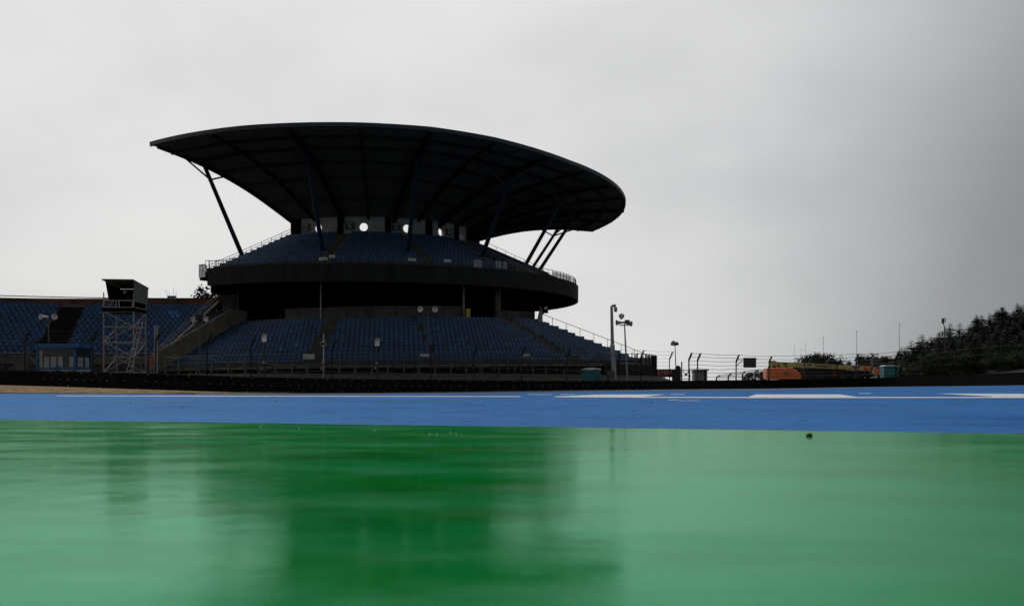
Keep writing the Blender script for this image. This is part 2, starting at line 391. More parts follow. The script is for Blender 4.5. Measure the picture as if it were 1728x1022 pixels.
mark([(1263,669.5),(1275,665.3),(1417,665.3),(1446,669.6)]); line(1263, 1446, 669.5, 671.5, 669.6, 671.5, 8)
line(1446, 1674, 669.8, 671.5, 669.7, 671.5, 8)
mark([(1580,663.8),(1728,664.3),(1728,669.2),(1674,669.0)]); mark([(1674,669.0),(1728,669.2),(2000,669.6),(2000,671.6),(1674,671.5)]); mark([(1728,664.3),(2000,664.8),(2000,669.6),(1728,669.2)])
line(890, 932, 665.2, 665.9, 665.2, 665.9, 3); line(945, 970, 665, 665.7, 665, 665.6, 2); line(1130, 1155, 664.9, 665.5, 664.9, 665.5, 2); line(1450, 1470, 663.3, 664, 663.3, 664, 2)
line(1146,1182, 675.8,676.4, 675.8, 676.3, 2); line(1128,1146, 674.6,675.2,674.6,675.1,2)
marks.build('runoff_markings', m_line, kind='structure')

# ================================================================ rubber faced barrier
mb = MB()
def ground_r(px, off):
    a = az(px); r, zt, zb = bar_at(a); return Vector(((r+off)*sin(a), (r+off)*cos(a), 0)), zt, zb
xs = [-900+i*12 for i in range(251)]
prev = None; vs = []
for i, x in enumerate(xs):
    p0, zt, zb = ground_r(x, 0); p1, _, _ = ground_r(x, .9)
    jj = .012*noise.noise((i*.9, 1, 0)); lean = .03*noise.noise((i*.45, 7, 0)); d = Vector((p1-p0)).normalized()
    q = p0 + d*lean
    vs += [(q.x, q.y, zb-.15), (p0.x+d.x*.04+d.x*lean, p0.y+d.y*.04, zt-.03+jj), (p0.x+d.x*.10, p0.y+d.y*.10, zt+jj), (p1.x, p1.y, zt+jj), (p1.x, p1.y, zb-.3)]
fs = []
for i in range(len(xs)-1):
    for j in range(4): a = i*5+j; fs.append((a, a+5, a+6, a+1))
mb.add(vs, fs, 0)
def bolt_run(x0, x1, pitch, frac, r=.022, skip=0):
    r *= 1.35; skip *= .5
    p, _, _ = ground_r(x0, 0); x = x0; last = p
    while x < x1:
        x += 1; p, zt, zb = ground_r(x, -.05)
        if (p-last).length >= pitch:
            last = p
            if random.random() < skip: continue
            z = lerp(zb, zt, frac)+random.uniform(-.015, .015); d = p.normalized()
            mb.lathe((p.x, p.y, z), (-d.x, -d.y, 0), [(0, r), (.03, r*.9), (.04, r*.4)], 6, 1)
bolt_run(60, 1250, 1.35, .90, .026, .1); bolt_run(60, 1250, .70, .50, .024, .12); bolt_run(60, 1250, 1.45, .08, .022, .35); bolt_run(105, 122, .5, .5, .03); bolt_run(105, 122, .5, .1, .03)
mb.build('rubber_barrier', [m_rubber, m_bolt], label='long black rubber faced crash barrier studded with pale bolts along the blue runoff', category='barrier')

# ================================================================ seat
def seat_geo(mb, M4, mi=0, md=1, mt=2, up=False):
    w2 = .225
    def T(pts): return [M4 @ Vector(p) for p in pts]
    # pan
    mb.add(T([(-w2,-.22,.43),(w2,-.22,.43),(w2,.16,.40),(-w2,.16,.40),(-w2,-.23,.37),(w2,-.23,.37),(w2,.16,.36),(-w2,.16,.36)]),
           [(0,1,2,3),(4,7,6,5),(0,4,5,1),(1,5,6,2),(3,2,6,7),(0,3,7,4)]
           , mi)
    # back with rounded shoulders
    mb.add(T([(-.20,.15,.38),(.20,.15,.38),(.225,.20,.68),(.15,.215,.77),(-.15,.215,.77),(-.225,.20,.68),
              (-.20,.20,.38),(.20,.20,.38),(.225,.25,.68),(.15,.265,.77),(-.15,.265,.77),(-.225,.25,.68)]),
           [(0,1,2,3,4,5),(11,10,9,8,7,6),(0,6,7,1),(1,7,8,2),(2,8,9,3),(3,9,10,4),(4,10,11,5),(5,11,6,0)], mi)
    mb.add(T([(-.03,-.1,0),(.03,-.1,0),(.03,.1,0),(-.03,.1,0),(-.03,-.1,.37),(.03,-.1,.37),(.03,.1,.37),(-.03,.1,.37)]),
           [(0,1,5,4),(1,2,6,5),(2,3,7,6),(3,0,4,7)], md)
    mb.add(T([(-.035,.128,.44),(.035,.128,.44),(.035,.137,.50),(-.035,.137,.50)]), [(0,1,2,3)], mt)
SEAT_MATS = [m_seat, m_seatdark, m_tag]
_sm = MB(); seat_geo(_sm, Matrix.Identity(4)); _tmp = _sm.build('seat', SEAT_MATS); SEAT_ME = _tmp.data; bpy.data.objects.remove(_tmp)
_sx = .94
SEAT_ME.transform(Matrix.Diagonal((_sx,_sx,_sx,1)))
SEAT_NEW_ME = SEAT_ME.copy(); SEAT_NEW_ME.materials[0] = m_seat_new
def place_seats(root, spots, n_ind=100, k=1.0):
    """spots: (loc, rz, bright); the ones nearest the camera become parts, the rest one stuff part"""
    spots = sorted(spots, key=lambda s: (not s[2], s[0].length))
    for loc, rz, br in spots[:n_ind]:
        o = bpy.data.objects.new('seat', SEAT_NEW_ME if br else SEAT_ME); COL.objects.link(o); o.parent = root
        o.location = loc-root.location; o.rotation_euler = (0, 0, rz); o.scale = (k, k, k)
        if br: o['label'] = 'brighter blue replacement seat'
    mb = MB()
    for loc, rz, br in spots[n_ind:]:
        seat_geo(mb, Matrix.Translation(loc) @ Matrix.Rotation(rz+random.gauss(0,.015), 4, 'Z') @ Matrix.Scale(.94*k, 4))
    mb.build('seat_rows', SEAT_MATS, root, kind='stuff')

# ================================================================ main grandstand
G = Frame(-15.8, 113.5, -1, 1.08); S = G.S
stand = thing('grandstand', 'tall round grandstand with a huge dark flying saucer roof over two tiers of blue seats', 'grandstand', G.P(0, 0, 0))
NR = 12; RF, RB = 31.2, 22.0
def zf(t): return 2.02+.008*t
def zb_(t): return 6.25+.010*t
def low_prof(t):
    pr = [(RF+.55, zf(t)-.30), (RF+.55, zf(t))]
    dz = (zb_(t)-zf(t))/NR; dR = (RF-RB)/NR
    for i in range(NR):
        pr.append((RF-i*dR, zf(t)+i*dz)); pr.append((RF-i*dR, zf(t)+(i+1)*dz))
    pr += [(RB-.6, zb_(t)), (RB-.6, -.3), (30.2, -.3), (30.2, zf(t)-.30)]
    return pr
T0, T1 = -26.5, 74.0
def end_t(R): return lerp(58, 72, (R-RB)/(RF-RB))
mb = MB(); G.sweep(mb, low_prof, T0, 58, 60)
# the tier narrows towards its right end
def low_prof_end(t):
    Rmin = lerp(RB, RF-.01, max(0, (t-58)/(74-58))); dz = (zb_(t)-zf(t))/NR; dR = (RF-RB)/NR
    pr = [(RF+.55, zf(t)-.30), (RF+.55, zf(t))]
    for i in range(NR):
        R = max(RF-i*dR, Rmin); zi = zf(t)+min(i, (RF-R)/dR)*dz; zj = zf(t)+min(i+1, (RF-R)/dR+.001)*dz
        pr.append((R, zi)); pr.append((R, zj))
    pr += [(Rmin-.3, pr[-1][1]), (Rmin-.3, -.3), (min(30.2, Rmin-.31), -.3), (30.2, zf(t)-.30)]
    return pr
G.sweep(mb, low_prof_end, 58, 73.5, 14)
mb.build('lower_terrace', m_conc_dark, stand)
AISLES = [(-1.6, .66), (18.0, .16), (44.5, .62)]
spots = []
dz12 = lambda t: (zb_(t)-zf(t))/NR
for i in range(NR):
    R = RF-(i+.62)*(RF-RB)/NR; step = math.degrees(.47/S/R)
    t = T0+.7; tend = end_t(R)
    while t < tend-.5:
        if not any(abs(radians(t-a)*R) < hw for a, hw in AISLES) and random.random() > .003:
            p = G.P(R, t, zf(t)+(i)*dz12(t)+.0)
            # floor of the row i is the top of step i
            spots.append((p, radians(t), random.random() < .0015))
        t += step
place_seats(stand, spots)
# aisle steps
for a, hw in AISLES:
    mb = MB()
    for i in range(NR*2):
        R = RF-(i*.5)*(RF-RB)/NR-.1; t = a; z = zf(t)+(i*.5)*dz12(t)+.10
        if hw < .3 and i % 2: continue
        if hw < .3 and i == 0: mb.bar(G.P(R, t, z-.12), G.P(RB, t, zb_(t)-.02), .12, .05, 2)
        mb.box(G.P(R, t, z-.02), (hw*2*S*.94, .12, .09), radians(t), mi=(1 if hw < .3 else (0 if a > 0 or i > 19 else 2)))
    mb.build('aisle_steps', [m_stair, m_tag, m_black], stand)
# sloping side wall at the left end
def sidewall(mb, fr, t, Ra, za, Rb, zb2, hgt, th_=.25, mi=0):
    n = 1; s = th_/fr.S/Ra; d = math.degrees(s)
    A = [fr.P(Ra, t, za), fr.P(Rb, t, zb2), fr.P(Rb, t, zb2+hgt), fr.P(Ra, t, za+hgt)]
    B = [fr.P(Ra, t-d, za), fr.P(Rb, t-d, zb2), fr.P(Rb, t-d, zb2+hgt), fr.P(Ra, t-d, za+hgt)]
    mb.add(A+B, [(0,1,2,3),(7,6,5,4),(0,4,5,1),(1,5,6,2),(2,6,7,3),(3,7,4,0)], mi)
mb = MB(); sidewall(mb, G, -26.6, RF+1.6, zf(-26)-.5, RB+1.2, zb_(-26)-.1, 1.55)
sidewall(mb, G, -26.6, RB+1.2, zb_(-26)-.1, RB-1.0, zb_(-26)-.1, 1.55)
sidewall(mb, G, -26.2, RF+1.2, zf(-26)-.5, RB+1.2, zb_(-26)-.1, .40, .2)
mb.build('side_wall', m_conc, stand)
mb = MB()
for dzr in (1.75, 1.95):
    mb.tube(G.P(RF+1.4, -26.8, zf(-26)+dzr-.5), G.P(RB+1.2, -26.8, zb_(-26)+dzr-.1), .03)
for k in range(6):
    R = lerp(RF+1.4, RB+1.2, k/5); z = lerp(zf(-26)-.5, zb_(-26)-.1, k/5); mb.tube(G.P(R, -26.8, z+1.4), G.P(R, -26.8, z+1.95), .03)
mb.build('side_handrail', m_rail, stand)
# right end handrail, sloping with the tier
mb = MB(); pts = []
for k in range(9):
    f = k/8; R = lerp(RB-.2, RF+.2, f); t = end_t(R)+.6; zz = lerp(zb_(60), zf(72), f)
    top = G.P(R, t, zz+.95); pts.append(top); mb.tube(G.P(R, t, zz), top, .028)
mb.path(pts, .032); mb.build('end_handrail', m_rail, stand)
# back wall of the lower tier: concrete band, openings, dark concourse behind
for t0, t1, za, zc in ((-25.5, -14.5, 0, .50), (-14.5, 31, 0, 1.38), (42, 57.5, -.2, 1.05)):
    mb = MB()
    G.sweep(mb, lambda t: [(RB-.62, zb_(t)+za-.5), (RB-.62, zb_(t)+zc), (RB-.85, zb_(t)+zc), (RB-.85, zb_(t)+za-.5)], t0, t1, max(4, int((t1-t0)/2)))
    k = t0+3.6
    while k < t1-1:
        mb.box(G.P(RB-.60, k, zb_(k)+.6), (.06, .05, 1.45*S if zc > 1.2 else .5), radians(k), 1); k += 6.1
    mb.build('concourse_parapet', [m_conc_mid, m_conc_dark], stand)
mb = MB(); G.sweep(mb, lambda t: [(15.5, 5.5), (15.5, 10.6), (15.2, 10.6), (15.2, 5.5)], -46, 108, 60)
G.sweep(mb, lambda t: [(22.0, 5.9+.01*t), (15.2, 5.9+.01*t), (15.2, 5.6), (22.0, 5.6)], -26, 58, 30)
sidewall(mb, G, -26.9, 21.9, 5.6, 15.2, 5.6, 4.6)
G.sweep(mb, lambda t: [(20.6, 5.9), (20.6, 10.2), (20.4, 10.2), (20.4, 5.9)], 43, 62, 12)  # black sheet added so the void under the ring stays dark
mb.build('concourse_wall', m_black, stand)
for px, r in ((403,.11), (541,.07), (782,.12), (838,.2), (843,.08)):
    t = G.th(px, RB-1.0); mb = MB(); R = RB-.3 if px in (403, 541) else RB-1.1
    t = G.th(px, R)
    mb.tube(G.P(R, t, zb_(t)-.3), G.P(R, t, 9.9), r, r, 10); mb.build('concourse_column', m_conc if px == 838 else m_galv, stand)
# angled white end panel and soffit light
mb = MB(); a, b = px2(905, 546, 109.41), px2(916, 546, 109.41); c, d = px2(915.5, 524, 108.75), px2(912, 514, 109.41)
off = Vector((0, .25, 0)); mb.add([a, b, c, d, a+off, b+off, c+off, d+off], [(0,1,2,3),(7,6,5,4),(0,4,5,1),(1,5,6,2),(2,6,7,3),(3,7,4,0)])
mb.build('end_panel', m_white2, stand)
mb = MB(); p = px2(921, 520, 109.88); mb.lathe(p, (0,-1,0), [(0,.16),(.1,.2),(.22,.16)], 12); mb.build('soffit_lamp', m_white2, stand)
mb = MB(); p = px2(915, 524, 109.88); mb.box(p, (.35,.3,.9)); mb.box(p+Vector((.4,0,-.1)), (.5,.3,.35)); mb.tube(p+Vector((-.3,0,0)), p+Vector((-.3,0,.8)), .06); mb.build('soffit_bracket', m_black, stand)
# ring deck
DR = 23.3
def ring_zt(t): return 11.42
def ring_zb(t): return 9.78
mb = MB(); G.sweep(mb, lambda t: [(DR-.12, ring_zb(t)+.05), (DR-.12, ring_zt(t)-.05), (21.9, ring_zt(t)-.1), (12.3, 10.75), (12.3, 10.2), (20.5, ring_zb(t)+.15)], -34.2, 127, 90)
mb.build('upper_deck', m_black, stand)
mb = MB()
def fas(t):
    wv = .035*noise.noise((t*.55, 3, 0))+.02*noise.noise((t*2.3, 9, 0)); return [(DR+wv, ring_zb(t)+.03*noise.noise((t*.8, 2, 2))), (DR+.02+wv*.3, ring_zt(t)+.02*noise.noise((t*.5, 4, 4))), (DR-.1, ring_zt(t)), (DR-.1, ring_zb(t))]
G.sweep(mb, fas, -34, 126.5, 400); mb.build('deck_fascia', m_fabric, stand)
# upper tier
UR0, UR1, UZ0, UZ1, UN = 22.0, 13.0, 11.45, 15.55, 12
def up_prof(t):
    pr = [(UR0, 10.6), (UR0, UZ0)]
    for i in range(UN):
        R = UR0-i*(UR0-UR1)/UN; z = UZ0+i*(UZ1-UZ0)/UN; pr += [(R, z), (R, z+(UZ1-UZ0)/UN)]
    return pr+[(11.8, UZ1), (11.8, UZ1-.4), (13, UZ1-.6), (21, 10.6)]
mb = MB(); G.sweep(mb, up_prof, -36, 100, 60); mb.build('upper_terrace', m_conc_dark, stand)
UA = [(-4.2, .62), (22.0, .4), (51.5, .95)]
spots = []
for i in range(UN):
    R = UR0-(i+.62)*(UR0-UR1)/UN; step = math.degrees(.47/S/R); t = -34.5
    while t < 92:
        if not any(abs(radians(t-a)*R) < hw for a, hw in UA) and random.random() > .004 and not (44 < t < 60 and i < 3 and False):
            p = G.P(R, t, UZ0+i*(UZ1-UZ0)/UN); spots.append((p, radians(t), False))
        t += step
mb = MB()
for loc, rz, br in spots: seat_geo(mb, Matrix.Translation(loc) @ Matrix.Rotation(rz+random.gauss(0,.015), 4, 'Z') @ Matrix.Scale(.94, 4))
mb.build('upper_seat_rows', SEAT_MATS, stand, kind='stuff')
for a, hw in UA:
    mb = MB()
    for i in range(UN*2):
        R = UR0-(i*.5)*(UR0-UR1)/UN-.2; mb.box(G.P(R, a, UZ0+i*.5*(UZ1-UZ0)/UN+.06), (hw*2*S*.96, .42, .20), radians(a))
    mb.build('aisle_steps', m_stair, stand)
# concrete cheek walls beside the right-hand upper aisle
for t in (47.5, 62):
    mb = MB(); sidewall(mb, G, t, UR0+.2, UZ0, 14.5, UZ1-.7, .55, .2); mb.build('aisle_cheek_wall', m_conc, stand)
# left end wall and its double handrail
mb = MB(); sidewall(mb, G, -36.0, UR0+.8, UZ0-1.0, UR1-1.0, UZ1-.1, .75, .25); mb.build('tier_end_wall', m_conc_dark, stand)
mb = MB()
for dz_ in (.95, 1.22): mb.tube(G.P(UR0+.6, -36.4, UZ0-.9+dz_), G.P(UR1-.9, -36.4, UZ1-.1+dz_), .028)
for k in range(9):
    f = k/8; R = lerp(UR0+.6, UR1-.9, f); z = lerp(UZ0-.9, UZ1-.1, f); mb.tube(G.P(R, -36.4, z+.6), G.P(R, -36.4, z+1.22), .028)
mb.build('tier_handrail', m_rail, stand)
# right handrail beyond the hub
mb = MB(); pts = [px2(785,409,134), px2(806,424,134), px2(866,437,134), px2(866,452,134)]
pts = [G.P(lerp(13.2, 19.5, k/6), 80, lerp(UZ1, UZ0+1.1, k/6)+.75) for k in range(7)]
mb.path(pts, .03)
for p in pts: mb.tube(p, p-Vector((0,0,.9)), .028)
mb.tube(pts[-1], pts[-1]-Vector((0,0,1.6)), .03); mb.build('far_handrail', m_rail, stand)
# ring railing
mb = MB(); pr = []
t = -34
while t < 126:
    p = G.P(DR-.25, t, 11.42); q = p+Vector((0,0,.78)); pr.append(q); mb.bar(p, q, .05 if t < 60 else .07)
    t += 2.35
mb.path(pr, .03, 5); mb.path([p-Vector((0,0,.35)) for p in pr], .015, 4)
mb.build('deck_railing', m_rail, stand)
m_mesh = mat('mesh_infill', (.16,.165,.16), .7, alpha=.45)
mb = MB()
t = 60
while t < 124:
    if random.random() < .8:
        G.sweep(mb, lambda u: [(DR-.26, 11.5), (DR-.26, 12.05), (DR-.28, 12.05), (DR-.28, 11.5)], t, t+2.2, 2)
    t += 2.35
mb.build('railing_infill', m_mesh, stand)
# barred panels and plates on the railing
for px, w_, zc, bars in ((545,.85,.42,0), (560,.6,.62,0), (695,.75,.45,0), (755,.75,.5,0), (806,.9,.42,1), (841,.7,.5,1), (852,.45,.5,1)):
    R = DR-.1; t = G.th(px, R); c = G.P(R, t, 11.42+zc); mb = MB()
    if bars:
        for k in range(-4, 5): mb.box(c+Matrix.Rotation(radians(t), 3, 'Z') @ Vector((k*w_/8, 0, 0)), (.05, .04, .75), radians(t))
        mb.box(c, (w_, .02, .7), radians(t)); mb.build('barred_panel', m_grey, stand)
    else:
        mb.box(c, (w_, .03, .28), radians(t)); mb.box(c+Vector((0,0,-.06)), (w_*.7, .05, .05), radians(t), 1); mb.build('number_plate', [m_white2, m_signdark], stand)
# left end balcony with caged railing
mb = MB()
for i in range(13):
    p = G.P(DR+.1, -34.2-i*.2, 10.6); mb.bar(p, p+Vector((0,0,1.35)), .035)
for z in (10.6, 11.2, 11.75): mb.tube(G.P(DR+.1, -34.2, z), G.P(DR+.1, -36.7, z), .03)
for k in range(7):
    p = G.P(lerp(DR+.1, DR-2.4, k/6), -36.7, 10.6); mb.bar(p, p+Vector((0,0,1.35)), .04)
for k in range(9):
    p = G.P(lerp(DR, DR-3.0, k/8), -34.6, 11.4); mb.bar(p, p+Vector((0,0,.9)), .035)
mb.tube(G.P(DR, -34.6, 12.18), G.P(DR-3, -34.6, 12.4), .03)
mb.build('balcony_cage', m_grey, stand)
mb = MB(); G.sweep(mb, lambda t: [(DR, 10.35), (DR, 10.62), (DR-2.6, 10.62), (DR-2.6, 10.35)], -34, -36.8, 4)
G.sweep(mb, lambda t: [(DR-1, 9.2), (DR-1, 10.35), (DR-6, 10.35), (DR-6, 9.2)], -34, -36, 3)
mb.build('balcony_floor', m_black, stand)
# escape stair under the left end of the ring
mb = MB()
a, b = px2(372, 478, 106.12), px2(404, 512, 106.12)
for dy in (0, 1.4):
    o_ = Vector((0, dy, 0)); mb.bar(a+o_, b+o_, .25, .12); mb.bar(a+o_+Vector((0,0,.9)), b+o_+Vector((0,0,.9)), .06); mb.bar(a+o_+Vector((0,0,.5)), b+o_+Vector((0,0,.5)), .04)
for k in range(11):
    p = a.lerp(b, (k+.5)/11); mb.box(p+Vector((0,.7,0)), (.3, 1.4, .06))
mb.box(px2(398, 496, 106.12)+Vector((0,.6,0)), (1.6, 1.6, .2)); mb.box(px2(388, 500, 107.06), (1.1, .3, 1.2))
mb.build('escape_stair', m_rail, stand)
mb = MB(); mb.box(px2(392, 540, 104.24), (1.5, 2, 5.2)); mb.box(px2(399.5, 519, 105.18), (.35, .3, 3.6)); mb.build('stair_wall', m_conc_dark, stand)

# hub wall with the round holes
HR = 12.0
holes = [G.th(px, HR) for px in (537, 613.5, 687, 745)]+[60.0]
panels = [(508,570),(580,650),(660,718),(729,766)]
letters = [('J',516.5), ('K',590.5), ('L',669), ('M',757.5)]
HZ0, HZ1 = 15.5, 17.75
def hub_point(t, z, R=HR): return G.P(R, t, z)
def hole_panel(mb, t0, t1, th, zc, rad, R0, thick=.18):
    n = 32; ra = math.degrees(rad/HR)
    for R, flip in ((R0, 0), (R0-thick, 1)):
        o = len(mb.v); inner = []; outer = []
        for i in range(n):
            a = 2*pi*(i+.5)/n; ca, sa = cos(a), sin(a)
            inner.append((th+ra*ca, zc+rad*sa))
            s = min((t1-th)/ca if ca > 0 else (t0-th)/ca, (HZ1-zc)/sa if sa > 0 else (HZ0-zc)/sa, key=abs)
            outer.append((th+s*ca, zc+s*sa))
        for t, z in inner+outer: mb.v.append(tuple(G.P(R, t, z)))
        for i in range(n):
            j = (i+1) % n; f = (o+i, o+j, o+n+j, o+n+i); mb.f.append(f if not flip else f[::-1]); mb.m.append(0)
        # fill corners
        for ct, cz in ((t0,HZ0),(t1,HZ0),(t1,HZ1),(t0,HZ1)):
            k = min(range(n), key=lambda i: ((outer[i][0]+outer[(i+1) % n][0])/2-ct)**2*.05+((outer[i][1]+outer[(i+1) % n][1])/2-cz)**2)
            mb.v.append(tuple(G.P(R, ct, cz))); mb.f.append((o+n+k, o+n+(k+1) % n, len(mb.v)-1)); mb.m.append(0)
    o0 = o-0; 
    base = o-(2*n+4)
    for i in range(n):
        j = (i+1) % n; mb.f.append((base+i, base+j, o+j, o+i)); mb.m.append(0)
edges = []
for (xa, xb), th in zip(panels, holes):
    t0, t1 = G.th(xa, HR), G.th(xb, HR)
    if not (t0 < th < t1): th = (t0+t1)/2
    edges.append((t0, t1)); mb = MB(); hole_panel(mb, t0, t1, th, 16.5, .42, HR, .16 if th < 40 else .42); mb.build('hub_wall_panel', m_wall_panel, stand)
t0, t1 = 56.5, 64.5; edges.append((t0, t1)); mb = MB(); hole_panel(mb, t0, t1, 60, 16.5, .42, HR, .62); mb.build('hub_wall_panel', m_wall_panel, stand)
# dark piers between the panels
prev = -37.0
for t0, t1 in edges+[(112, 113)]:
    mb = MB(); G.sweep(mb, lambda t: [(HR+.12, HZ0-.3), (HR+.12, HZ1+.1), (HR-.3, HZ1+.1), (HR-.3, HZ0-.3)], prev, t0, max(1, int((t0-prev)/4))); prev = t1
    mb.build('hub_pier', m_black, stand)
for L_, px in letters:
    t = G.th(px, HR+.05); c = G.P(HR+.08, t, 16.62); nrm = Vector((sin(radians(t)), -cos(radians(t)), 0)); mb = MB()
    mb.box(c, (.98, .05, .86), radians(t)); sgn = mb.build('block_sign', m_signdark, stand)
    for txt, sz, dz_ in (('BLOCK', .20, .27), (L_, .52, -.10)):
        text_mesh(txt, sz, face_mat(c+nrm*.035+Vector((0,0,dz_)), nrm), m_white2, sgn, bold=.008)

# roof
RI, RO = 12.0, 28.5
DT = [(-37,.3),(-15,.05),(5,0),(18,.05),(30,.35),(48,1.1),(75,1.8),(95,2.25),(116,2.75)]
def roof_z(R, t):
    s = max(0, (R-RI)/(RO-RI)); return 17.55+5.0*(s+.19*sin(pi*min(s, 1)))-s*interp(t, DT)
NRR = 14
def roof_prof(t):
    under = [(lerp(RI, RO, k/NRR), roof_z(lerp(RI, RO, k/NRR), t)) for k in range(NRR+1)]
    top = [(lerp(RO+.02, RI, k/NRR), roof_z(lerp(RO, RI, k/NRR), t)+.22) for k in range(NRR+1)]
    return under+top
RT0, RT1 = -37.0, 115.0
mb = MB(); G.sweep(mb, roof_prof, RT0, RT1, 150)
# corrugated look comes from real shallow ribs in the material bump
t_ = m_roof.node_tree; b_ = t_.nodes['Principled BSDF']; tcx = t_.nodes.new('ShaderNodeTexCoord'); mpx = t_.nodes.new('ShaderNodeMapping')
mpx.inputs['Location'].default_value = (-G.cx*S, -G.cy*S, 0); t_.links.new(tcx.outputs['Object'], mpx.inputs[0])
wv = t_.nodes.new('ShaderNodeTexWave'); wv.wave_type = 'RINGS'; wv.rings_direction = 'Z'; wv.inputs['Scale'].default_value = .9; wv.inputs['Distortion'].default_value = 0
t_.links.new(mpx.outputs[0], wv.inputs[0]); bpx = t_.nodes.new('ShaderNodeBump'); bpx.inputs['Strength'].default_value = .7; bpx.inputs['Distance'].default_value = .08
t_.links.new(wv.outputs['Fac'], bpx.inputs['Height']); t_.links.new(bpx.outputs[0], b_.inputs['Normal'])
roof = mb.build('roof', m_roof, stand)
mb = MB(); G.sweep(mb, lambda t: [(RO, roof_z(RO, t)-.14), (RO+.08, roof_z(RO, t)-.10), (RO+.10, roof_z(RO, t)+.26), (RO-.1, roof_z(RO, t)+.29), (RO-.1, roof_z(RO, t)-.14)], RT0, RT1, 150)
rim = mb.build('roof_rim', m_rim); rim.parent = roof
RIBS = [-36.6, -22, -7, 5.5, 18, 30.5, 43, 55, 67, 79, 91, 103, 114.6]
for k, t in enumerate(RIBS):
    mb = MB(); main = t in (-7, 18, 43, 67, 91); wd, dp = (.42, .62) if main else (.22, .36)
    n = 12; Rend = RO-.6 if t < 70 else RO+.12
    d = math.degrees(wd/2/S/20)
    prof = []
    for i in range(n+1):
        R = lerp(RI, Rend, i/n); z = roof_z(R, t); tp = dp*(1-.55*max(0, i/n-.55)/.45); dd = math.degrees(wd/2/S/R)
        mb.v += [tuple(G.P(R, t-dd, z+.01)), tuple(G.P(R, t+dd, z+.01)), tuple(G.P(R, t+dd, z-tp)), tuple(G.P(R, t-dd, z-tp))]
    for i in range(n):
        for j in range(4): a = i*4+j; b = i*4+(j+1) % 4; mb.f.append((a, b, b+4, a+4)); mb.m.append(0)
    mb.f += [(0,1,2,3), (4*n+3,4*n+2,4*n+1,4*n)]; mb.m += [0, 0]
    o = mb.build('roof_beam', m_beam); o.parent = roof
for R in (15.2, 18.4, 21.2, 23.9, 26.4):
    mb = MB()
    for a, b in zip(RIBS, RIBS[1:]):
        za, zb2 = roof_z(R, a)-.16, roof_z(R, b)-.16
        mb.bar(G.P(R, a, za), G.P(R, b, zb2), .20, .34)
    o = mb.build('roof_purlin', m_beam); o.parent = roof
# leaning columns with braces
for t, thk in ((-35.4,.22), (-7,.22), (18,.22), (43,.22), (67,.20), (91,.20), (112,.20)):
    zb0 = UZ0+(UR0-18.6)*(UZ1-UZ0)/(UR0-UR1)
    A = G.P(18.6, t, zb0); B = G.P(23.3, t, roof_z(23.3, t)-.15); mb = MB()
    mb.tube(A, B, thk*S*1.05, thk*S*.85, 12); mb.box(A, (.7, .7, .25), radians(t))
    c = mb.build('leaning_column', m_steelblue, stand, label='slim dark blue leaning roof column')
    Jp = A.lerp(B, .83); mb = MB()
    mb.tube(Jp, G.P(26.0, t, roof_z(26.0, t)-.1), .09); mb.tube(Jp, G.P(20.3, t, roof_z(20.3, t)-.1), .09)
    if t > 30:
        mb.tube(Jp, G.P(23.3, t-9, roof_z(23.3, t-9)-.2), .08); mb.tube(Jp, G.P(23.3, min(t+9, 114), roof_z(23.3, min(t+9, 114))-.2), .08)
    b = mb.build('brace', m_rail if t > 30 else m_steelblue); b.parent = c; 
# front edge strip railing of the lower tier
mb = MB(); tops = []; t = T0-1
m_low = m_rail
while t < 72:
    p = G.P(RF+.75, t, zf(t)-.75); q = G.P(RF+.75, t, zf(t)+.95); mb.bar(p, q, .075); tops.append(q); t += 2.35
mb.path(tops, .028, 5); mb.path([p-Vector((0,0,.6)) for p in tops], .016, 4)
mb.build('front_railing', m_rail, stand)
mb = MB(); tt = T0
while tt < 70:
    L_ = random.uniform(2, 6)
    G.sweep(mb, lambda t: [(RF+.60, zf(t)-.24), (RF+.60, zf(t)-.05), (RF+.56, zf(t)-.05), (RF+.56, zf(t)-.24)], tt, min(tt+L_, 70), 3); tt += L_+.35
mb.build('front_coping', m_conc, stand)
for px, w_, zc, hh in ((521,1.0,.70,.45), (717,.85,.72,.26), (888,.8,.72,.28), (978,.6,.9,.2), (1011,.5,.65,.9)):
    t = G.th(px, RF+.85); mb = MB(); c = G.P(RF+.85, t, zf(t)+zc); mb.box(c, (w_, .03, hh), radians(t))
    for k in range(-3, 4): mb.box(c+Matrix.Rotation(radians(t), 3, 'Z') @ Vector((k*w_/7.5, -.02, 0)), (.02, .02, hh*.9), radians(t), 1)
    mb.build('railing_sign', [m_white2 if px < 900 else m_conc, m_rail], stand)
# curved dark wall at the right end of the lower tier
mb = MB(); G.sweep(mb, lambda t: [(31.9, .8), (31.9, lerp(3.45, 3.65, (t-58)/40)), (31.75, lerp(3.45, 3.65, (t-58)/40)), (31.75, .8)], 74.5, 112, 40)
G.sweep(mb, lambda t: [(31.9, .8), (31.9, 2.35), (31.7, 2.35), (31.7, .8)], 50, 74.5, 20)
for k in range(24):
    t = 52+k*2.5; p = G.P(31.95, t, 1.2); mb.bar(p, G.P(31.95, t, 3.6), .09, mi=0)
mb.build('end_wall', m_fabric, stand)
for t in (61, 64.5, 68, 71):
    mb = MB(); G.sweep(mb, lambda u: [(31.82, 2.5), (31.82, 3.45), (31.8, 3.45), (31.8, 2.5)], t, t+1.8, 2)
    mb.build('wind_screen', m_mesh, stand)
# bank under the stand
mb = MB(); G.sweep(mb, lambda t: [(30.2, -.4), (30.2, 1.42), (32.4, 1.32), (34.0, .75), (35.4, .1), (35.8, -.4)], -40, 125, 120)
mb.build('grass_bank', m_grass, kind='structure')
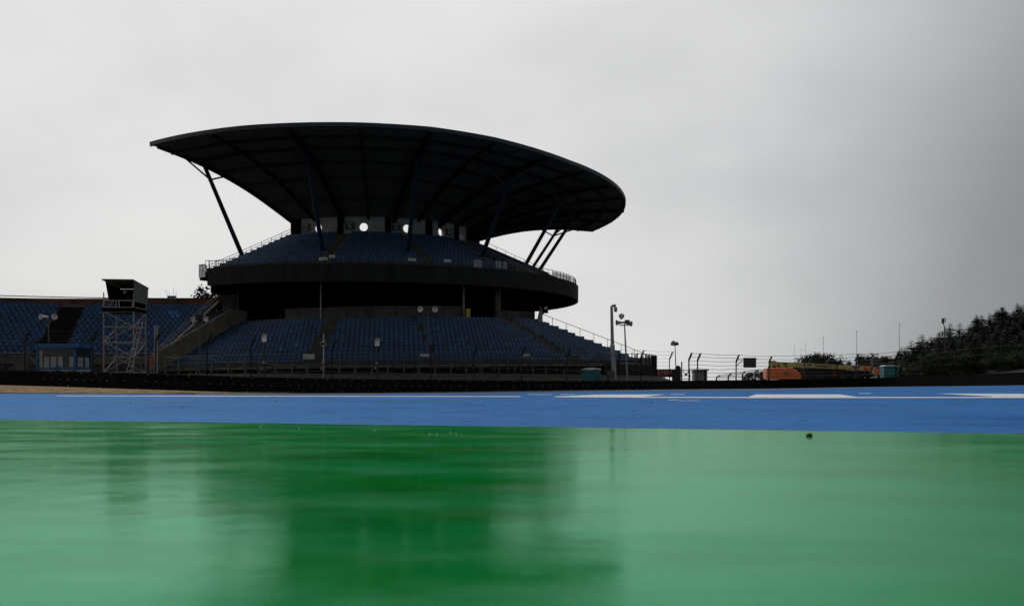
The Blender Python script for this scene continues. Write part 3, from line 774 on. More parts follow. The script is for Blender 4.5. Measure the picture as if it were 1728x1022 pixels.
# small things lying/standing in the concourse
o = MB(); p = px2(790, 529, 102.83); o.box(p+Vector((0,0,-.2)), (.42,.42,1.1)); o.box(p+Vector((0,0,.42)), (.5,.5,.12)); o.tube(p+Vector((-.2,.1,-.75)), p+Vector((.2,.1,-.75)), .09)
o.build('yellow_bin', m_yellow, label='yellow wheeled bin in the dark opening behind the lower seats', category='bin')
o = MB(); p = px2(535.5, 529, 102.55); o.box(p, (.55,.3,.6)); o.tube(p+Vector((.15,0,-.3)), p+Vector((.15,0,-1.0)), .04); o.box(p+Vector((0,-.16,0)), (.45,.03,.5))
o.build('control_box', m_white2, label='small white box on a stub pole above the last row of lower seats', category='box')

# ================================================================ left grandstand (concave)
Lf = Frame(-32.5, 56, 1, 1.10)
ls = thing('grandstand', 'low curved grandstand of blue seats under a rusty brown back wall at the left edge', 'grandstand', Lf.P(40, -10, 0))
LN, LR0, LR1, LZ0, LZ1 = 14, 28.5, 40.0, 2.75, 7.85
def l_prof(t):
    pr = [(LR0-.5, -.3), (LR0-.5, LZ0)]
    for i in range(LN):
        R = LR0+i*(LR1-LR0)/LN; z = LZ0+i*(LZ1-LZ0)/LN; pr += [(R, z), (R, z+(LZ1-LZ0)/LN)]
    return pr+[(LR1+.3, LZ1), (LR1+.3, -.3)]
mb = MB(); Lf.sweep(mb, l_prof, -38, 5.6, 60); mb.build('terrace', m_conc_dark, ls)
AIS = -13.4
spots = []
for i in range(LN):
    R = LR0+(i+.62)*(LR1-LR0)/LN; step = math.degrees(.54/1.10/R); t = -37.5
    while t < 5.2:
        if abs(radians(t-AIS)*R) > 1.15 and random.random() > .004:
            p = Lf.P(R, t, LZ0+i*(LZ1-LZ0)/LN); u = 864+F*p.x/p.y
            spots.append((p, radians(-t), (285 < u < 302 and i in (10, 11)) or random.random() < .0015))
        t += step
place_seats(ls, spots, k=1.15)
def Lsw(mb, prof, t0, t1, n): Lf.sweep(mb, prof, t0, t1, n)
mb = MB(); Lsw(mb, lambda t: [(LR1+.3, LZ1-.2), (LR1+.3, 8.72+.10*cos(radians(t*7))), (LR1+.5, 8.72+.1*cos(radians(t*7))), (LR1+.5, LZ1-.2)], -38, 7.8, 60)
mb.build('back_wall', m_rust, ls)
mb = MB(); Lsw(mb, lambda t: [(LR1+.25, 8.80), (LR1+.25, 8.86), (LR1+.55, 8.86), (LR1+.55, 8.80)], -38, 7.8, 60); mb.build('wall_capping', m_conc_dark, ls)
mb = MB()
for i in range(LN):
    R = LR0+(i+.5)*(LR1-LR0)/LN; z = LZ0+i*(LZ1-LZ0)/LN
    mb.box(Lf.P(R-.25, AIS, z+.10), (2.1, .3, .2), radians(-AIS))
A = [Lf.P(LR0-.2, AIS+sg*2.05, LZ0+.42) if k else None for k, sg in ((1,-1),(1,1))]; B = [Lf.P(LR1-1.0, AIS+sg*1.5, LZ1-.10) for sg in (1,-1)]
q_ = A+B; q2_ = [p-Vector((0,0,.08)) for p in q_]; mb.add(q_+q2_, [(0,1,2,3),(7,6,5,4),(0,4,5,1),(1,5,6,2),(2,6,7,3),(3,7,4,0)])
mb.box(Lf.P(LR1+.1, AIS, LZ1+.1), (2.0, .15, .35), radians(-AIS), 1)
mb.build('aisle_steps', [m_black, m_conc], ls)
mb = MB()
for t, hh, th_ in ((5.9, .55, .25), ):
    A = [Lf.P(LR0-1, t, LZ0-.6), Lf.P(LR1+.4, t, LZ1+.2), Lf.P(LR1+.4, t, LZ1+.8), Lf.P(LR0-1, t, LZ0+.2)]
    B = [p+Vector((.25, 0, 0)) for p in A]; mb.add(A+B, [(0,1,2,3),(7,6,5,4),(0,4,5,1),(1,5,6,2),(2,6,7,3),(3,7,4,0)])
A = [Lf.P(LR0+4, 6.2, 2.2), Lf.P(LR1+.4, 6.2, 4.5), Lf.P(LR1+.4, 6.2, LZ1+.2), Lf.P(LR0+4, 6.2, 4.0)]
B = [p+Vector((.2, 0, 0)) for p in A]; mb.add(A+B, [(0,1,2,3),(7,6,5,4),(0,4,5,1),(1,5,6,2),(2,6,7,3),(3,7,4,0)], 1)
mb.build('end_wall', [m_conc, m_black], ls)
mb = MB()
for dz_ in (.45, .75): mb.tube(Lf.P(LR0-1, 6.0, LZ0+.1+dz_), Lf.P(LR1+.2, 6.0, LZ1+.7+dz_), .03)
for k in range(8):
    R = lerp(LR0-1, LR1+.2, k/7); z = lerp(LZ0+.1, LZ1+.7, k/7); mb.tube(Lf.P(R, 6.0, z), Lf.P(R, 6.0, z+.75), .03)
mb.build('handrail', m_rail, ls)
mb = MB(); c = px2(290, 502, 95.2*1.10-.3); mb.box(c, (.95, .06, .38)); mb.box(c+Vector((.4,-.05,.0)), (.16,.03,.22), mi=1); s_ = mb.build('wall_sign', [m_signblue, m_white2], ls)
text_mesh('BLOCK', .2, face_mat(c+Vector((-.15,-.05,-.04)), (0,-1,0)), m_grey, s_, bold=.01)
mb = MB()
for dx, hh in ((-.5, .9), (-.25, .6), (.1, 1.1), (.3, .7)): mb.tube(c+Vector((dx, .2, 0)), c+Vector((dx*1.4, .2, hh)), .015)
mb.build('wall_spikes', m_rail, ls)
mb = MB(); Lsw(mb, lambda t: [(LR0-.55, 2.2), (LR0-.55, 2.6), (LR0-.65, 2.6), (LR0-.65, 2.2)], -38, 5.6, 20); mb.build('front_coping', m_conc, ls)
mb = MB(); tops = []
for k in range(22):
    t = -36+k*2; p = Lf.P(LR0-.9, t, 1.0); q = p+Vector((0,0,2.3)); mb.bar(p, q, .07); tops.append(q)
mb.path(tops, .025, 5); mb.path([q-Vector((0,0,.5)) for q in tops], .02, 4); mb.build('front_railing', m_rail, ls)
mb = MB(); Lsw(mb, lambda t: [(LR0-.6, -.4), (LR0-.6, 1.5), (LR0-3, 1.0), (LR0-6, .1), (LR0-6, -.4)], -40, 14, 40); mb.build('grass_verge', m_grass, kind='structure')

# ================================================================ debris fence behind the barrier
def fence(name, label, pxs, off, H, wires, dirx=.35, light=(), bend=.75, r=.075, wr=.018, pm=m_rail, wm=m_rail):
    p0, zt, zb = ground_r(pxs[0], off); root = thing(name, label, 'fence', (p0.x, p0.y, zb))
    heads = []
    for i, px in enumerate(pxs):
        p, zt, zb = ground_r(px, off); d = p.normalized(); side = Vector((d.y, -d.x, 0))
        lean = side*random.uniform(-.04, .04); top = p+Vector((0, 0, zt+H-bend))+lean; mb = MB()
        tip = top+side*dirx*1.15*bend+Vector((0, 0, bend))-d*.15
        mb.bar(p+Vector((0, 0, zb)), top, r*2, r*2); mb.bar(top, tip, r*2, r*2)
        mid = top.lerp(tip, .6)
        for f in (.25, .6, .95): q = top.lerp(tip, f); mb.box(q+side*.1, (.1,.1,.08))
        mb.build('fence_post', pm if px < 1500 else m_darkpost, root); heads.append((p+Vector((0,0,zt)), top, tip))
    mb = MB()
    for k in range(wires):
        f = k/(wires-1)
        for a, b in zip(heads, heads[1:]):
            def at(hd):
                tot = (hd[1]-hd[0]).length+(hd[2]-hd[1]).length; s = f*tot; l = (hd[1]-hd[0]).length
                return hd[0].lerp(hd[1], s/l) if s < l else hd[1].lerp(hd[2], (s-l)/(tot-l))
            A, B = at(a), at(b); Mi = (A+B)/2-Vector((0, 0, random.uniform(.02, .12))); mb.path([A, Mi, B], wr if A.x/A.y < .42 else wr*.8, 4, 0 if (A.x+B.x)/(A.y+B.y) < .40 else 1)
    mb.build('fence_wires', [wm, m_darkpost], root)
    return root
m_rail.node_tree.nodes['Principled BSDF'].inputs['Metallic'].default_value = .1
fence('debris_fence', 'tall debris fence with bent dark posts and horizontal cables behind the barrier', [-160,-60,42,157,262,350,424,560,636,727,800,880,957,1081,1130], 1.4, 2.9, 9, wr=.010, r=.05, pm=m_darkpost, wm=m_darkpost)
fence('debris_fence', 'tall wire fence with bent posts standing against pale sky right of the grandstand', [1163,1177,1242,1298,1358,1444,1512], 1.4, 2.9, 8, wr=.022)
# waist high posts and mesh close behind the barrier
root = thing('post_fence', 'low row of slim posts with one thin rail on the grass behind the barrier', 'fence', (ground_r(300, .95)[0].x, ground_r(300, .95)[0].y, 0))
hd = []
for px in list(range(276, 1010, 27)):
    p, zt, zb = ground_r(px+random.uniform(-3, 3), 1.15); q = p+Vector((0,0,zt+random.uniform(.95, 1.25))); mb = MB(); mb.bar(p+Vector((0,0,zb)), q, .085); mb.box(q, (.1,.1,.04)); mb.build('post', m_rail, root); hd.append(q)
mb = MB(); mb.path([q-Vector((0,0,.12)) for q in hd], .02, 5); mb.path([q-Vector((0,0,.6)) for q in hd], .014, 4); mb.build('rail', m_rail, root)
# far bent posts
p0 = px2(1210, 640, 215); root = thing('perimeter_fence', 'distant small bent post fence in front of far trees', 'fence', p0)
hd = []
for px, ty in ((1209,633),(1229,630),(1253,626.5),(1275,624),(1297,623),(1366,604.5),(1395,606)):
    Yd = 215; b = px2(px, 645, Yd); t_p = px2(px, ty+4, Yd); tip = px2(px+5, ty, Yd); mb = MB(); mb.bar(b, t_p, .28); mb.bar(t_p, tip, .28); mb.build('fence_post', m_rail, root); hd.append((b, tip))
mb = MB()
for f in (.5, .7, .85, 1.0):
    mb.path([a.lerp(b, f) for a, b in hd[:5]], .05, 4)
mb.build('fence_wires', m_rail, root)
# light twin pole
def simple(name, label, cat, mb, mats, **k): return mb.build(name, mats, None, label=label, category=cat, **k)
mb = MB()
for dx in (-2, 2): mb.tube(px2(263+dx, 636, 67.5), px2(263+dx+.5, 549, 67.5), .055)
for k in range(9): y = 555+k*8.5; mb.tube(px2(261, y, 67.5), px2(265, y, 67.5), .03)
simple('twin_pole', 'tall pale twin tube pole rising right of the scaffold tower', 'pole', mb, m_grey)

# ================================================================ horn loudspeakers
def horn(mb, c, d, L_=.55, r=.30, mi=0):
    d = Vector(d).normalized(); mb.lathe(Vector(c)-d*.1, d, [(-.28,.09),(-.12,.10),(0,.10),(.10,.12),(L_*.6,.19*r/.3),(L_*.9,r*.88),(L_,r),(L_+.02,r*.98),(L_-.03,r*.85),(.2,.08)], 16, mi)
def speakers(label, px, py, Y, spread, base_y, d1, d2, extra=True, r=.30, polem=None, lean=0):
    c = px2(px, py, Y); root = thing('loudspeaker_mast', label, 'loudspeakers', Vector((c.x, c.y, 0)), 'horn loudspeaker masts')
    mb = MB(); mb.tube((c.x+lean, c.y, EYE+(650-base_y)/F*Y), c-Vector((0,0,.1)), .055); mb.bar(c+Vector((-spread, 0, -.15)), c+Vector((spread, 0, -.15)), .09); mb.build('mast', polem or m_rail, root)
    for s, d in ((-1, d1), (1, d2)):
        mb = MB(); horn(mb, c+Vector((s*spread, 0, .12)), d, .32, r=r*.85); mb.build('horn', m_white2, root, smooth=True)
    if extra:
        mb = MB(); mb.box(c+Vector((0, 0, .3)), (.55,.35,.3)); mb.box(c+Vector((0, 0, .1)), (.2,.2,.5)); mb.build('floodlight', m_signdark, root)
speakers('twin white horn loudspeakers on a dark mast before the left seats', 82, 537, 76, .42, 640, (-.7,-1,0), (.7,-1,0), False, .27)
speakers('tilted white horn loudspeakers by the sloping concrete wall between the stands', 337, 541, 80, .36, 640, (-.5,-1,.05), (.9,-.7,.15), True, .28)
speakers('widely spaced white horn loudspeakers before the centre of the upper concourse wall', 722, 524, 92, .62, 640, (-.35,-1,0), (.35,-1,0), True, .34)
# grey horn mast on the right
c = px2(1053, 545, 95); root = thing('loudspeaker_mast', 'tall thin mast with three grey horn loudspeakers right of the round grandstand', 'loudspeakers', Vector((c.x, c.y, 0)), 'horn loudspeaker masts')
mb = MB(); mb.tube((c.x+.35, c.y, 0), c+Vector((.05,0,-.1)), .11, .06); mb.box(c+Vector((0,0,-.2)), (.9,.12,.1)); mb.build('mast', m_grey, root)
for d, o_ in (((-1,-.2,-.05), (-.35,0,.05)), ((.2,1,.45), (-.25,.1,.55)), ((1,.3,-.1), (.35,0,-.02))):
    mb = MB(); horn(mb, c+Vector(o_), d, .48, .27); mb.build('horn', m_grey, root, smooth=True)
mb = MB(); mb.box(c+Vector((.3,0,.15)), (.45,.4,.3)); mb.build('driver_box', m_board, root)
# CCTV pole
c0 = px2(1037.5, 640, 92.5); c1 = px2(1033.5, 583, 92.5); c2 = px2(1032, 516, 92.5); root = thing('camera_pole', 'thick pale concrete pole with small cameras at its top', 'pole', Vector((c0.x, c0.y, 0)))
mb = MB(); mb.tube((c0.x, c0.y, 0), c1, .24, .21, 14); mb.tube(c1, c2, .17, .12, 14); mb.tube(c1-Vector((0,0,.06)), c1+Vector((0,0,.08)), .23, .23, 14, 1); mb.build('shaft', [m_grey, m_white2], root)
mb = MB(); mb.tube(c2, c2+Vector((.3,-.1,-.1)), .05); mb.box(c2+Vector((.22,-.1,.02)), (.35,.3,.2)); mb.lathe(c2+Vector((.36,-.15,-.12)), (0,0,-1), [(0,.13),(.1,.16),(.35,.16),(.45,.1)], 10); mb.build('camera', m_grey, root)
# lamp mast far
c = px2(1139, 582, 150); root = thing('lamp_mast', 'thin far mast carrying a dark tilted floodlight above the fence', 'lamp', Vector((c.x, c.y, 0)))
mb = MB(); mb.tube((c.x+.25, c.y, 0), c, .09, .06); mb.build('mast', m_rail, root)
mb = MB(); mb.lathe(c+Vector((-.1,0,.15)), (-.6,-.5,.35), [(-.25,.1),(0,.25),(.3,.42),(.36,.42)], 12); mb.lathe(c+Vector((.15,0,.1)), (.7,.3,.5), [(-.2,.1),(.2,.28),(.32,.3)], 10); mb.build('lamp_head', m_board, root)
# slender masts
for px, yt, Yd, rr in ((1341,586,260,.05),(1353,590,260,.05),(1360,582,260,.06),(1390,570,260,.07),(1446,560,250,.08),(1518,547,240,.08)):
    a, b = px2(px, 645, Yd), px2(px-.5, yt, Yd); mb = MB(); mb.tube((a.x, a.y, -.1), b, rr*1.0, rr*.5, 6); mb.lathe(b, (0,0,1), [(0,rr),(.2,rr*1.6),(.3,rr*.5)], 6)
    lab = {1341:'short hair-thin mast left of three close together behind the lift', 1353:'middle hair-thin mast of three close together behind the lift', 1360:'right and tallest of three close hair-thin masts behind the lift', 1390:'hair-thin mast above the small bushes behind the cream boom', 1446:'hair-thin mast beside the crossed fence post', 1518:'tallest hair-thin mast at the left end of the wooded hill'}[px]
    simple('thin_mast', lab, 'mast', mb, m_rail, group='thin masts on the skyline')
# sign posts in front of lower tier
for px, yt, yb, lab, kind in ((446,563,640,'white and pale yellow square sign on a dark pole left of the aisle',0), (636.5,570,641,'white and grey square sign on a dark pole before the middle lower seats',0), (546,563,638,'tiny rounded white sign on a thin pole in the dark aisle',1)):
    Yd = ground_r(px, 1.3)[0].y; root = thing('sign_post', lab, 'sign', px2(px, 645, Yd), 'small signs before the lower tier')
    mb = MB(); mb.tube(px2(px, 645, Yd), px2(px, yt, Yd), .035 if kind else .06); mb.build('pole', m_white2 if kind else m_signdark, root)
    mb = MB()
    if kind == 0:
        w_ = 8.2/F*Yd; c = px2(px+.3, yt+9.5, Yd)-Vector((0,.09,0)); mb.box(c, (w_*.95, .04, w_)); c2_ = px2(px+.6, yt+3, Yd)-Vector((0,.09,0)); mb.box(c2_, (w_*1.05, .04, w_*.62), mi=1)
        mb.build('sign_plate', [m_white, m_tag if px < 500 else m_grey], root)
    else:
        c = px2(px, yt+17, Yd)-Vector((0,.08,0)); mb.lathe(c, (0,-1,0), [(0,.17),(.03,.17)], 10); mb.box(c+Vector((0,-.015,0)), (.36,.03,.2)); mb.box(c+Vector((0,-.04,0)), (.18,.02,.06), mi=1); mb.build('sign_plate', [m_white, m_signdark], root)
    mb = MB(); q = px2(px-1, 612, Yd); mb.lathe(q, (0,-1,0), [(0,.05),(.1,.1),(.2,.08)], 8); mb.box(q+Vector((-.1,0,-.4)), (.14,.1,.2)); mb.build('marshal_light', m_grey, root)

# ================================================================ scaffold tower with camera hide
TY = 71.0
def tp(px, py): return px2(px, py, TY)
x0, x1 = tp(175, 0).x, tp(225.5, 0).x; D_ = 2.3; ztop = tp(0, 472).z; zdeck = tp(0, 521).z
root = thing('scaffold_tower', 'tall silver scaffold tower topped by a dark tarpaulin hide at the left', 'scaffold tower', Vector(((x0+x1)/2, TY, 0)))
lev = [tp(0, y).z for y in (628, 602, 577, 551)]+[zdeck-.2]
legs = {(i, j): Vector((x0 if i == 0 else x1, TY+(0 if j == 0 else D_), 0)) for i in (0, 1) for j in (0, 1)}
for k, p in legs.items():
    mb = MB(); mb.tube(p, p+Vector((0,0,(ztop-.9 if k[0] == 0 else ztop-1.0))), .045, n=8); mb.lathe(p, (0,0,1), [(0,.12),(.03,.12),(.05,.05)], 8); mb.build('leg', m_galv, root)
mb = MB()
for z in lev:
    for a, b in (((0,0),(1,0)), ((1,0),(1,1)), ((0,0),(0,1)), ((0,1),(1,1))):
        mb.tube(legs[a]+Vector((0,0,z)), legs[b]+Vector((0,0,z)), .035, n=6)
mb.build('ledger', m_galv, root)
mb = MB()
for k in range(len(lev)-1):
    f = k % 2; za, zb2 = lev[k], lev[k+1]
    a, b = (legs[(0,0)], legs[(1,0)]) if f == 0 else (legs[(1,0)], legs[(0,0)])
    mb.tube(a+Vector((0,0,za)), b+Vector((0,0,zb2)), .03, n=6)
    a, b = (legs[(1,0)], legs[(1,1)]); a, b = (a, b) if f else (b, a)
    mb.tube(a+Vector((0,0,za)), b+Vector((0,0,zb2)), .03, n=6)
    a, b = (legs[(0,1)], legs[(1,1)]) if f else (legs[(1,1)], legs[(0,1)])
    mb.tube(a+Vector((0,0,za)), b+Vector((0,0,zb2)), .03, n=6)
    a, b = (legs[(0,0)], legs[(0,1)]); a, b = (a, b) if not f else (b, a)
    mb.tube(a+Vector((0,0,za)), b+Vector((0,0,zb2)), .03, n=6)
mb.build('diagonal_brace', m_galv, root)
mb = MB(); 
for dx in (0, .28):
    mb.tube(tp(204.5, 628)+Vector((dx, 1.0, 0)), tp(226, 540)+Vector((dx, 1.0, 0)), .03)
for k in range(12):
    p = tp(204.5, 628).lerp(tp(226, 540), (k+.5)/12)+Vector((0, 1.0, 0)); mb.tube(p, p+Vector((.28,0,0)), .018)
mb.build('ladder', m_white2, root)
mb = MB(); mb.box(((x0+x1)/2, TY+D_/2, zdeck-.02), (x1-x0+.15, D_+.15, .32)); mb.build('platform', m_black, root)
mb = MB(); zr = tp(0, 507).z; zr0 = tp(0, 518.5).z
for y_ in (TY-.05, TY+D_+.05):
    for z in (zr, zr0): mb.tube((x0, y_, z), (x1, y_, z), .035)
for z in (zr, zr0):
    mb.tube((x1+.05, TY, z), (x1+.05, TY+D_, z), .035)
for f in (.42, .52, .98, .02): xx = lerp(x0, x1, f); mb.tube((xx, TY-.05, zr0), (xx, TY-.05, zr), .04)
mb.tube((lerp(x0,x1,.12), TY-.05, zr0), (lerp(x0,x1,.36), TY-.05, zr), .03)
mb.build('guard_rail', m_grey, root)
mb = MB(); zf_, zb3 = ztop, ztop-.25       # roof: front edge high, drops to back/right
zt1 = tp(0, 483).z
mb.add([(x0-.08, TY-.2, ztop), (x1+.05, TY-.2, ztop-.03), (x1+.22, TY+D_+.1, ztop-.42), (x0+.1, TY+D_+.1, ztop-.42), (x0-.08, TY-.2, ztop+.05), (x1+.05, TY-.2, ztop+.02), (x1+.22, TY+D_+.1, ztop-.35), (x0+.1, TY+D_+.1, ztop-.35)],
       [(0,1,2,3),(7,6,5,4),(0,4,5,1),(1,5,6,2),(2,6,7,3),(3,7,4,0)])
mb.build('hide_roof', m_tarp, root)
mb = MB(); zl = tp(0, 505).z
def slab(mb, q, off, mi=0):
    q = [Vector(p) for p in q]; r_ = [p+Vector(off) for p in q]; mb.add(q+r_, [(0,1,2,3),(7,6,5,4),(0,4,5,1),(1,5,6,2),(2,6,7,3),(3,7,4,0)], mi)
slab(mb, [(x1+.02, TY-.1, zl-.15), (x1+.12, TY+D_, zl-.2), (x1+.18, TY+D_, ztop-.42), (x1+.05, TY-.1, ztop-.06)], (.03, 0, 0))
slab(mb, [(x0+.05, TY+D_-.1, zl-.6), (x1, TY+D_-.1, zl-.6), (x1, TY+D_-.1, ztop-.45), (x0+.1, TY+D_-.1, ztop-.45)], (0, .04, 0), 1)
slab(mb, [(x0+.32, TY+.1, zl-.1), (x0+.3, TY+D_-.1, zl-.4), (x0+.3, TY+D_-.1, ztop-.45), (x0+.12, TY+.0, ztop-.15)], (.03, 0, 0), 1)
mb.build('hide_wall', [m_tarp, m_black], root)
mb = MB(); mb.tube(tp(227, 552), tp(239, 582)+Vector((0,.6,0)), .035); mb.build('guy_strap', m_redstrap, root); mb = MB(); mb.tube(tp(172.5, 566)-Vector((0,-.6,0)), tp(161, 617)+Vector((0,1.2,0)), .04); mb.build('guy_strap', m_redstrap, root); mb = MB()
q = tp(243.5, 597)+Vector((0,1.5,0)); mb.path([q, q+Vector((.05,0,-.3)), q+Vector((-.06,0,-.7)), q+Vector((.02,0,-1.0))], .09, 8)
mb.build('guy_strap', m_redstrap, root)
# camera on tripod inside the hide
cc = Vector((lerp(x0, x1, .62), TY+1.0, zdeck+.14)); cr = thing('video_camera', 'dark video camera on a tripod inside the tower hide', 'camera', cc)
mb = MB()
for a_ in (0, 2.1, 4.2): mb.tube(cc+Vector((cos(a_)*.35, sin(a_)*.35, 0)), cc+Vector((0,0,.95)), .03)
mb.build('tripod', m_board, cr); mb = MB(); mb.box(cc+Vector((0,0,1.1)), (.28,.55,.26)); mb.lathe(cc+Vector((0,-.25,1.1)), (0,-1,0), [(0,.10),(.2,.12),(.3,.14)], 12); mb.box(cc+Vector((-.2,.15,1.22)), (.12,.2,.12)); mb.build('camera_body', m_signdark, cr)
mb = MB(); mb.lathe(cc+Vector((0,-.56,1.1)), (0,-1,0), [(0,.10),(.02,.06)], 12); mb.build('lens', m_grey, cr)
for k, (dx, dz_) in enumerate(((-.5,1.35),(.15,1.3),(-.1,.95))):
    pass

# ================================================================ blue marshal shelter
SY = 71.5
def sp(px, py, dy=0): return px2(px, py, SY)+Vector((0, dy, 0))
xa, xb = sp(63, 0).x, sp(126.5, 0).x; zt_ = sp(0, 586.5).z; D2 = 2.6
root = thing('marshal_shelter', 'bright blue framed glazed shelter behind the barrier at far left', 'shelter', Vector(((xa+xb)/2, SY, 0)))
mb = MB(); mb.box(((xa+xb)/2+.15, SY+D2/2, zt_+.13), (xb-xa+.45, D2+.35, .24)); mb.box(((xa+xb)/2+.15, SY+D2/2, zt_+.27), (xb-xa+.2, D2+.1, .06)); mb.build('shelter_roof', m_bluepaint, root)
mb = MB()
for x_, y_ in ((xa, SY), (xb, SY), (xa, SY+D2), (xb, SY+D2), ((xa+xb)/2+.1, SY)): mb.bar((x_, y_, 0), (x_, y_, zt_+(-1.2 if x_ not in (xa, xb) else 0)), .15)
for x_ in ((xa+xb)/2+.1, xb): mb.lathe((x_, SY-.1, sp(0, 622).z), (0,-1,0), [(0,.16),(.04,.16)], 10)
zc_ = sp(0, 621).z
mb.bar((xa, SY, zc_), (xb, SY, zc_), .1); mb.bar((xb, SY, zc_), (xb, SY+D2, zc_), .1); mb.bar((xa, SY, zt_-.05), (xb, SY, zt_-.05), .12); mb.bar((xb, SY, zt_-.05), (xb, SY+D2, zt_-.05), .1)
mb.build('frame', m_bluepaint, root)
mb = MB(); mb.box(((xa+xb)/2, SY+.1, (zc_+zt_)/2), (xb-xa, .02, zt_-zc_)); mb.box((xb-.06, SY+D2/2, (zc_+zt_)/2), (.02, D2, zt_-zc_)); mb.build('window', m_glass_dark, root)
mb = MB()
for a_, b_ in ((.04,.13),(.17,.31),(.35,.50),(.54,.67),(.84,.97)):
    top_ = .58 if a_ > .1 else .95; mb.box((lerp(xa, xb, (a_+b_)/2), SY+.05, lerp(zc_, zt_, top_/2)), ((b_-a_)*(xb-xa), .03, (zt_-zc_)*top_*.93), mi=0)
for a_, b_ in ((.15,.5),(.62,.88)): mb.box((xb+.02, SY+lerp(0, D2, (a_+b_)/2), lerp(zc_, zt_, .3)), (.03, (b_-a_)*D2, (zt_-zc_)*.5))
mb.box(((xa+xb)/2, SY+.03, zc_-.22), (xb-xa-.2, .03, .3)); mb.box((xb+.02, SY+D2/2, zc_-.22), (.03, D2-.2, .3))
mb.build('lower_panel', m_screen, root)
mb = MB(); mb.bar(sp(15, 627), sp(46, 596), .09); mb.bar(sp(46, 590), sp(46, 630), .16); mb.bar(sp(46, 596), sp(60, 615), .07); mb.box(sp(39, 622), (.9,.5,.7)); mb.bar(sp(12, 600), sp(50, 600), .06)
simple('cable_frame', 'dark braced steel frame standing left of the blue shelter', 'frame', mb, m_rail)

# ================================================================ portable toilets, cabinet, shed, banner
def toilet(px0, px1, yt, Yd, label, D=1.3, door=True):
    a, b = px2(px0, yt, Yd), px2(px1, yt, Yd); w_ = b.x-a.x; c = Vector(((a.x+b.x)/2, Yd+D/2, 0)); hgt = a.z-.14
    root = thing('portable_toilet', label, 'portable toilet', c, 'portable toilets'); mb = MB(); mb.box((c.x, c.y, hgt/2), (w_*.97, D, hgt))
    for k in range(9): mb.box((a.x+w_*(.06+k*.11), Yd-.012, hgt/2), (.035, .03, hgt*.92))
    for k in range(5): mb.box((b.x-w_*.015+.01, Yd+D*(.1+k*.2), hgt/2), (.03, .04, hgt*.92))
    mb.build('cabin', m_teal, root)
    mb = MB(); n = 10; poly = [(-w_*.52, 0)]+[(lerp(-w_*.52, w_*.52, k/n), .07+.12*sin(pi*k/n)**.6) for k in range(n+1)]+[(w_*.52, 0)]
    mb.prism(poly, Yd-.06, Yd+D+.06, 0, Matrix.Translation((c.x, 0, hgt))); mb.build('cabin_roof', m_white, root)
    if door:
        mb = MB(); mb.box((lerp(a.x, b.x, .28), Yd-.03, hgt*.5), (w_*.36, .04, hgt*.82)); d = mb.build('door', m_teal, root); mb = MB(); mb.box((lerp(a.x, b.x, .42), Yd-.07, hgt*.5), (.05,.05,.2)); mb.build('handle', m_grey, d)
        d.children[0].matrix_parent_inverse = Matrix.Identity(4)
toilet(984, 1014, 621, 90.5, 'wide teal cabin with white domed roof in front of the grandstand bank')
toilet(1491.5, 1517, 616, 121, 'small teal portable toilet with white roof below the wooded hill')
c = px2(1030, 641, 92); mb = MB(); mb.box((c.x, c.y, .85), (.62,.5,1.7)); mb.box((c.x, c.y, 1.73), (.7,.58,.06)); mb.box((c.x-.14, c.y-.26, 1.2), (.26,.03,.5), mi=1); mb.box((c.x+.15, c.y-.26, 1.35), (.2,.03,.3), mi=1); mb.box((c.x+.08, c.y-.26, .8), (.4,.03,.12), mi=1)
simple('electric_cabinet', 'small grey electrical cabinet left of the thick pale pole', 'cabinet', mb, [m_conc, m_rail])
# banner
BY = 146; a, b = px2(1090, 622.5, BY), px2(1149, 636, BY); root = thing('banner', 'dark red banner with white lettering on posts beside the grass bank', 'banner', Vector(((a.x+b.x)/2, BY, 0)))
mb = MB(); mb.box(((a.x+b.x)/2, BY, (a.z+b.z)/2), (b.x-a.x, .06, a.z-b.z)); bn = mb.build('banner_sheet', m_red, root)
text_mesh('FLY BETTER', .82, face_mat(px2(1125, 629, BY)+Vector((0,-.05,0)), (0,-1,0)), m_white2, bn, bold=.0, sx=.62)
text_mesh('me', .95, face_mat(px2(1102, 629, BY)+Vector((0,-.05,0)), (0,-1,0)), m_white2, bn, bold=.02)
mb = MB()
for px in (1096, 1121, 1137, 1148): mb.tube(px2(px, 645, BY), px2(px, 623, BY)+Vector((0,.1,0)), .09)
mb.build('banner_post', m_board, root)
mb = MB(); q = px2(1144, 633, BY-1); mb.box(q, (.75,.5,2.4)); mb.box(q+Vector((-.6,0,-.2)), (.5,.4,1.9)); mb.lathe(q+Vector((0,0,1.2)), (0,0,1), [(0,.3),(.1,.33),(.25,.1)], 10); mb.tube(q+Vector((.55,0,-1.0)), q+Vector((.55,0,2.0)), .09)
simple('equipment_cabinets', 'dark upright cabinets with a post at the right end of the red banner', 'cabinet', mb, m_signdark)
mb = MB(); q = px2(1156, 640, 140)
for x_ in (-.5, .65): mb.tube(q+Vector((x_,0,-.6)), q+Vector((x_,0,1.45)), .07)
for z in (.1, .55, 1.3): mb.tube(q+Vector((-.5,0,z)), q+Vector((.9,0,z)), .05)
mb.tube(q+Vector((-.3,0,1.25)), q+Vector((.1,0,.6)), .05); mb.tube(q+Vector((.5,0,1.25)), q+Vector((.2,0,.6)), .05); mb.box(q+Vector((.15,0,.75)), (.25,.15,.3)); mb.tube(q+Vector((.9,0,1.1)), q+Vector((1.6,0,.1)), .05)
simple('steel_frame', 'open steel tube frame between the red banner and the grey hut', 'frame', mb, m_board)
HYd = 138; a, b = px2(1172, 625, HYd), px2(1193.5, 643, HYd); root = thing('grey_hut', 'small flat roofed grey hut with a dark doorway behind bent fence posts', 'hut', Vector(((a.x+b.x)/2, HYd, 0)))
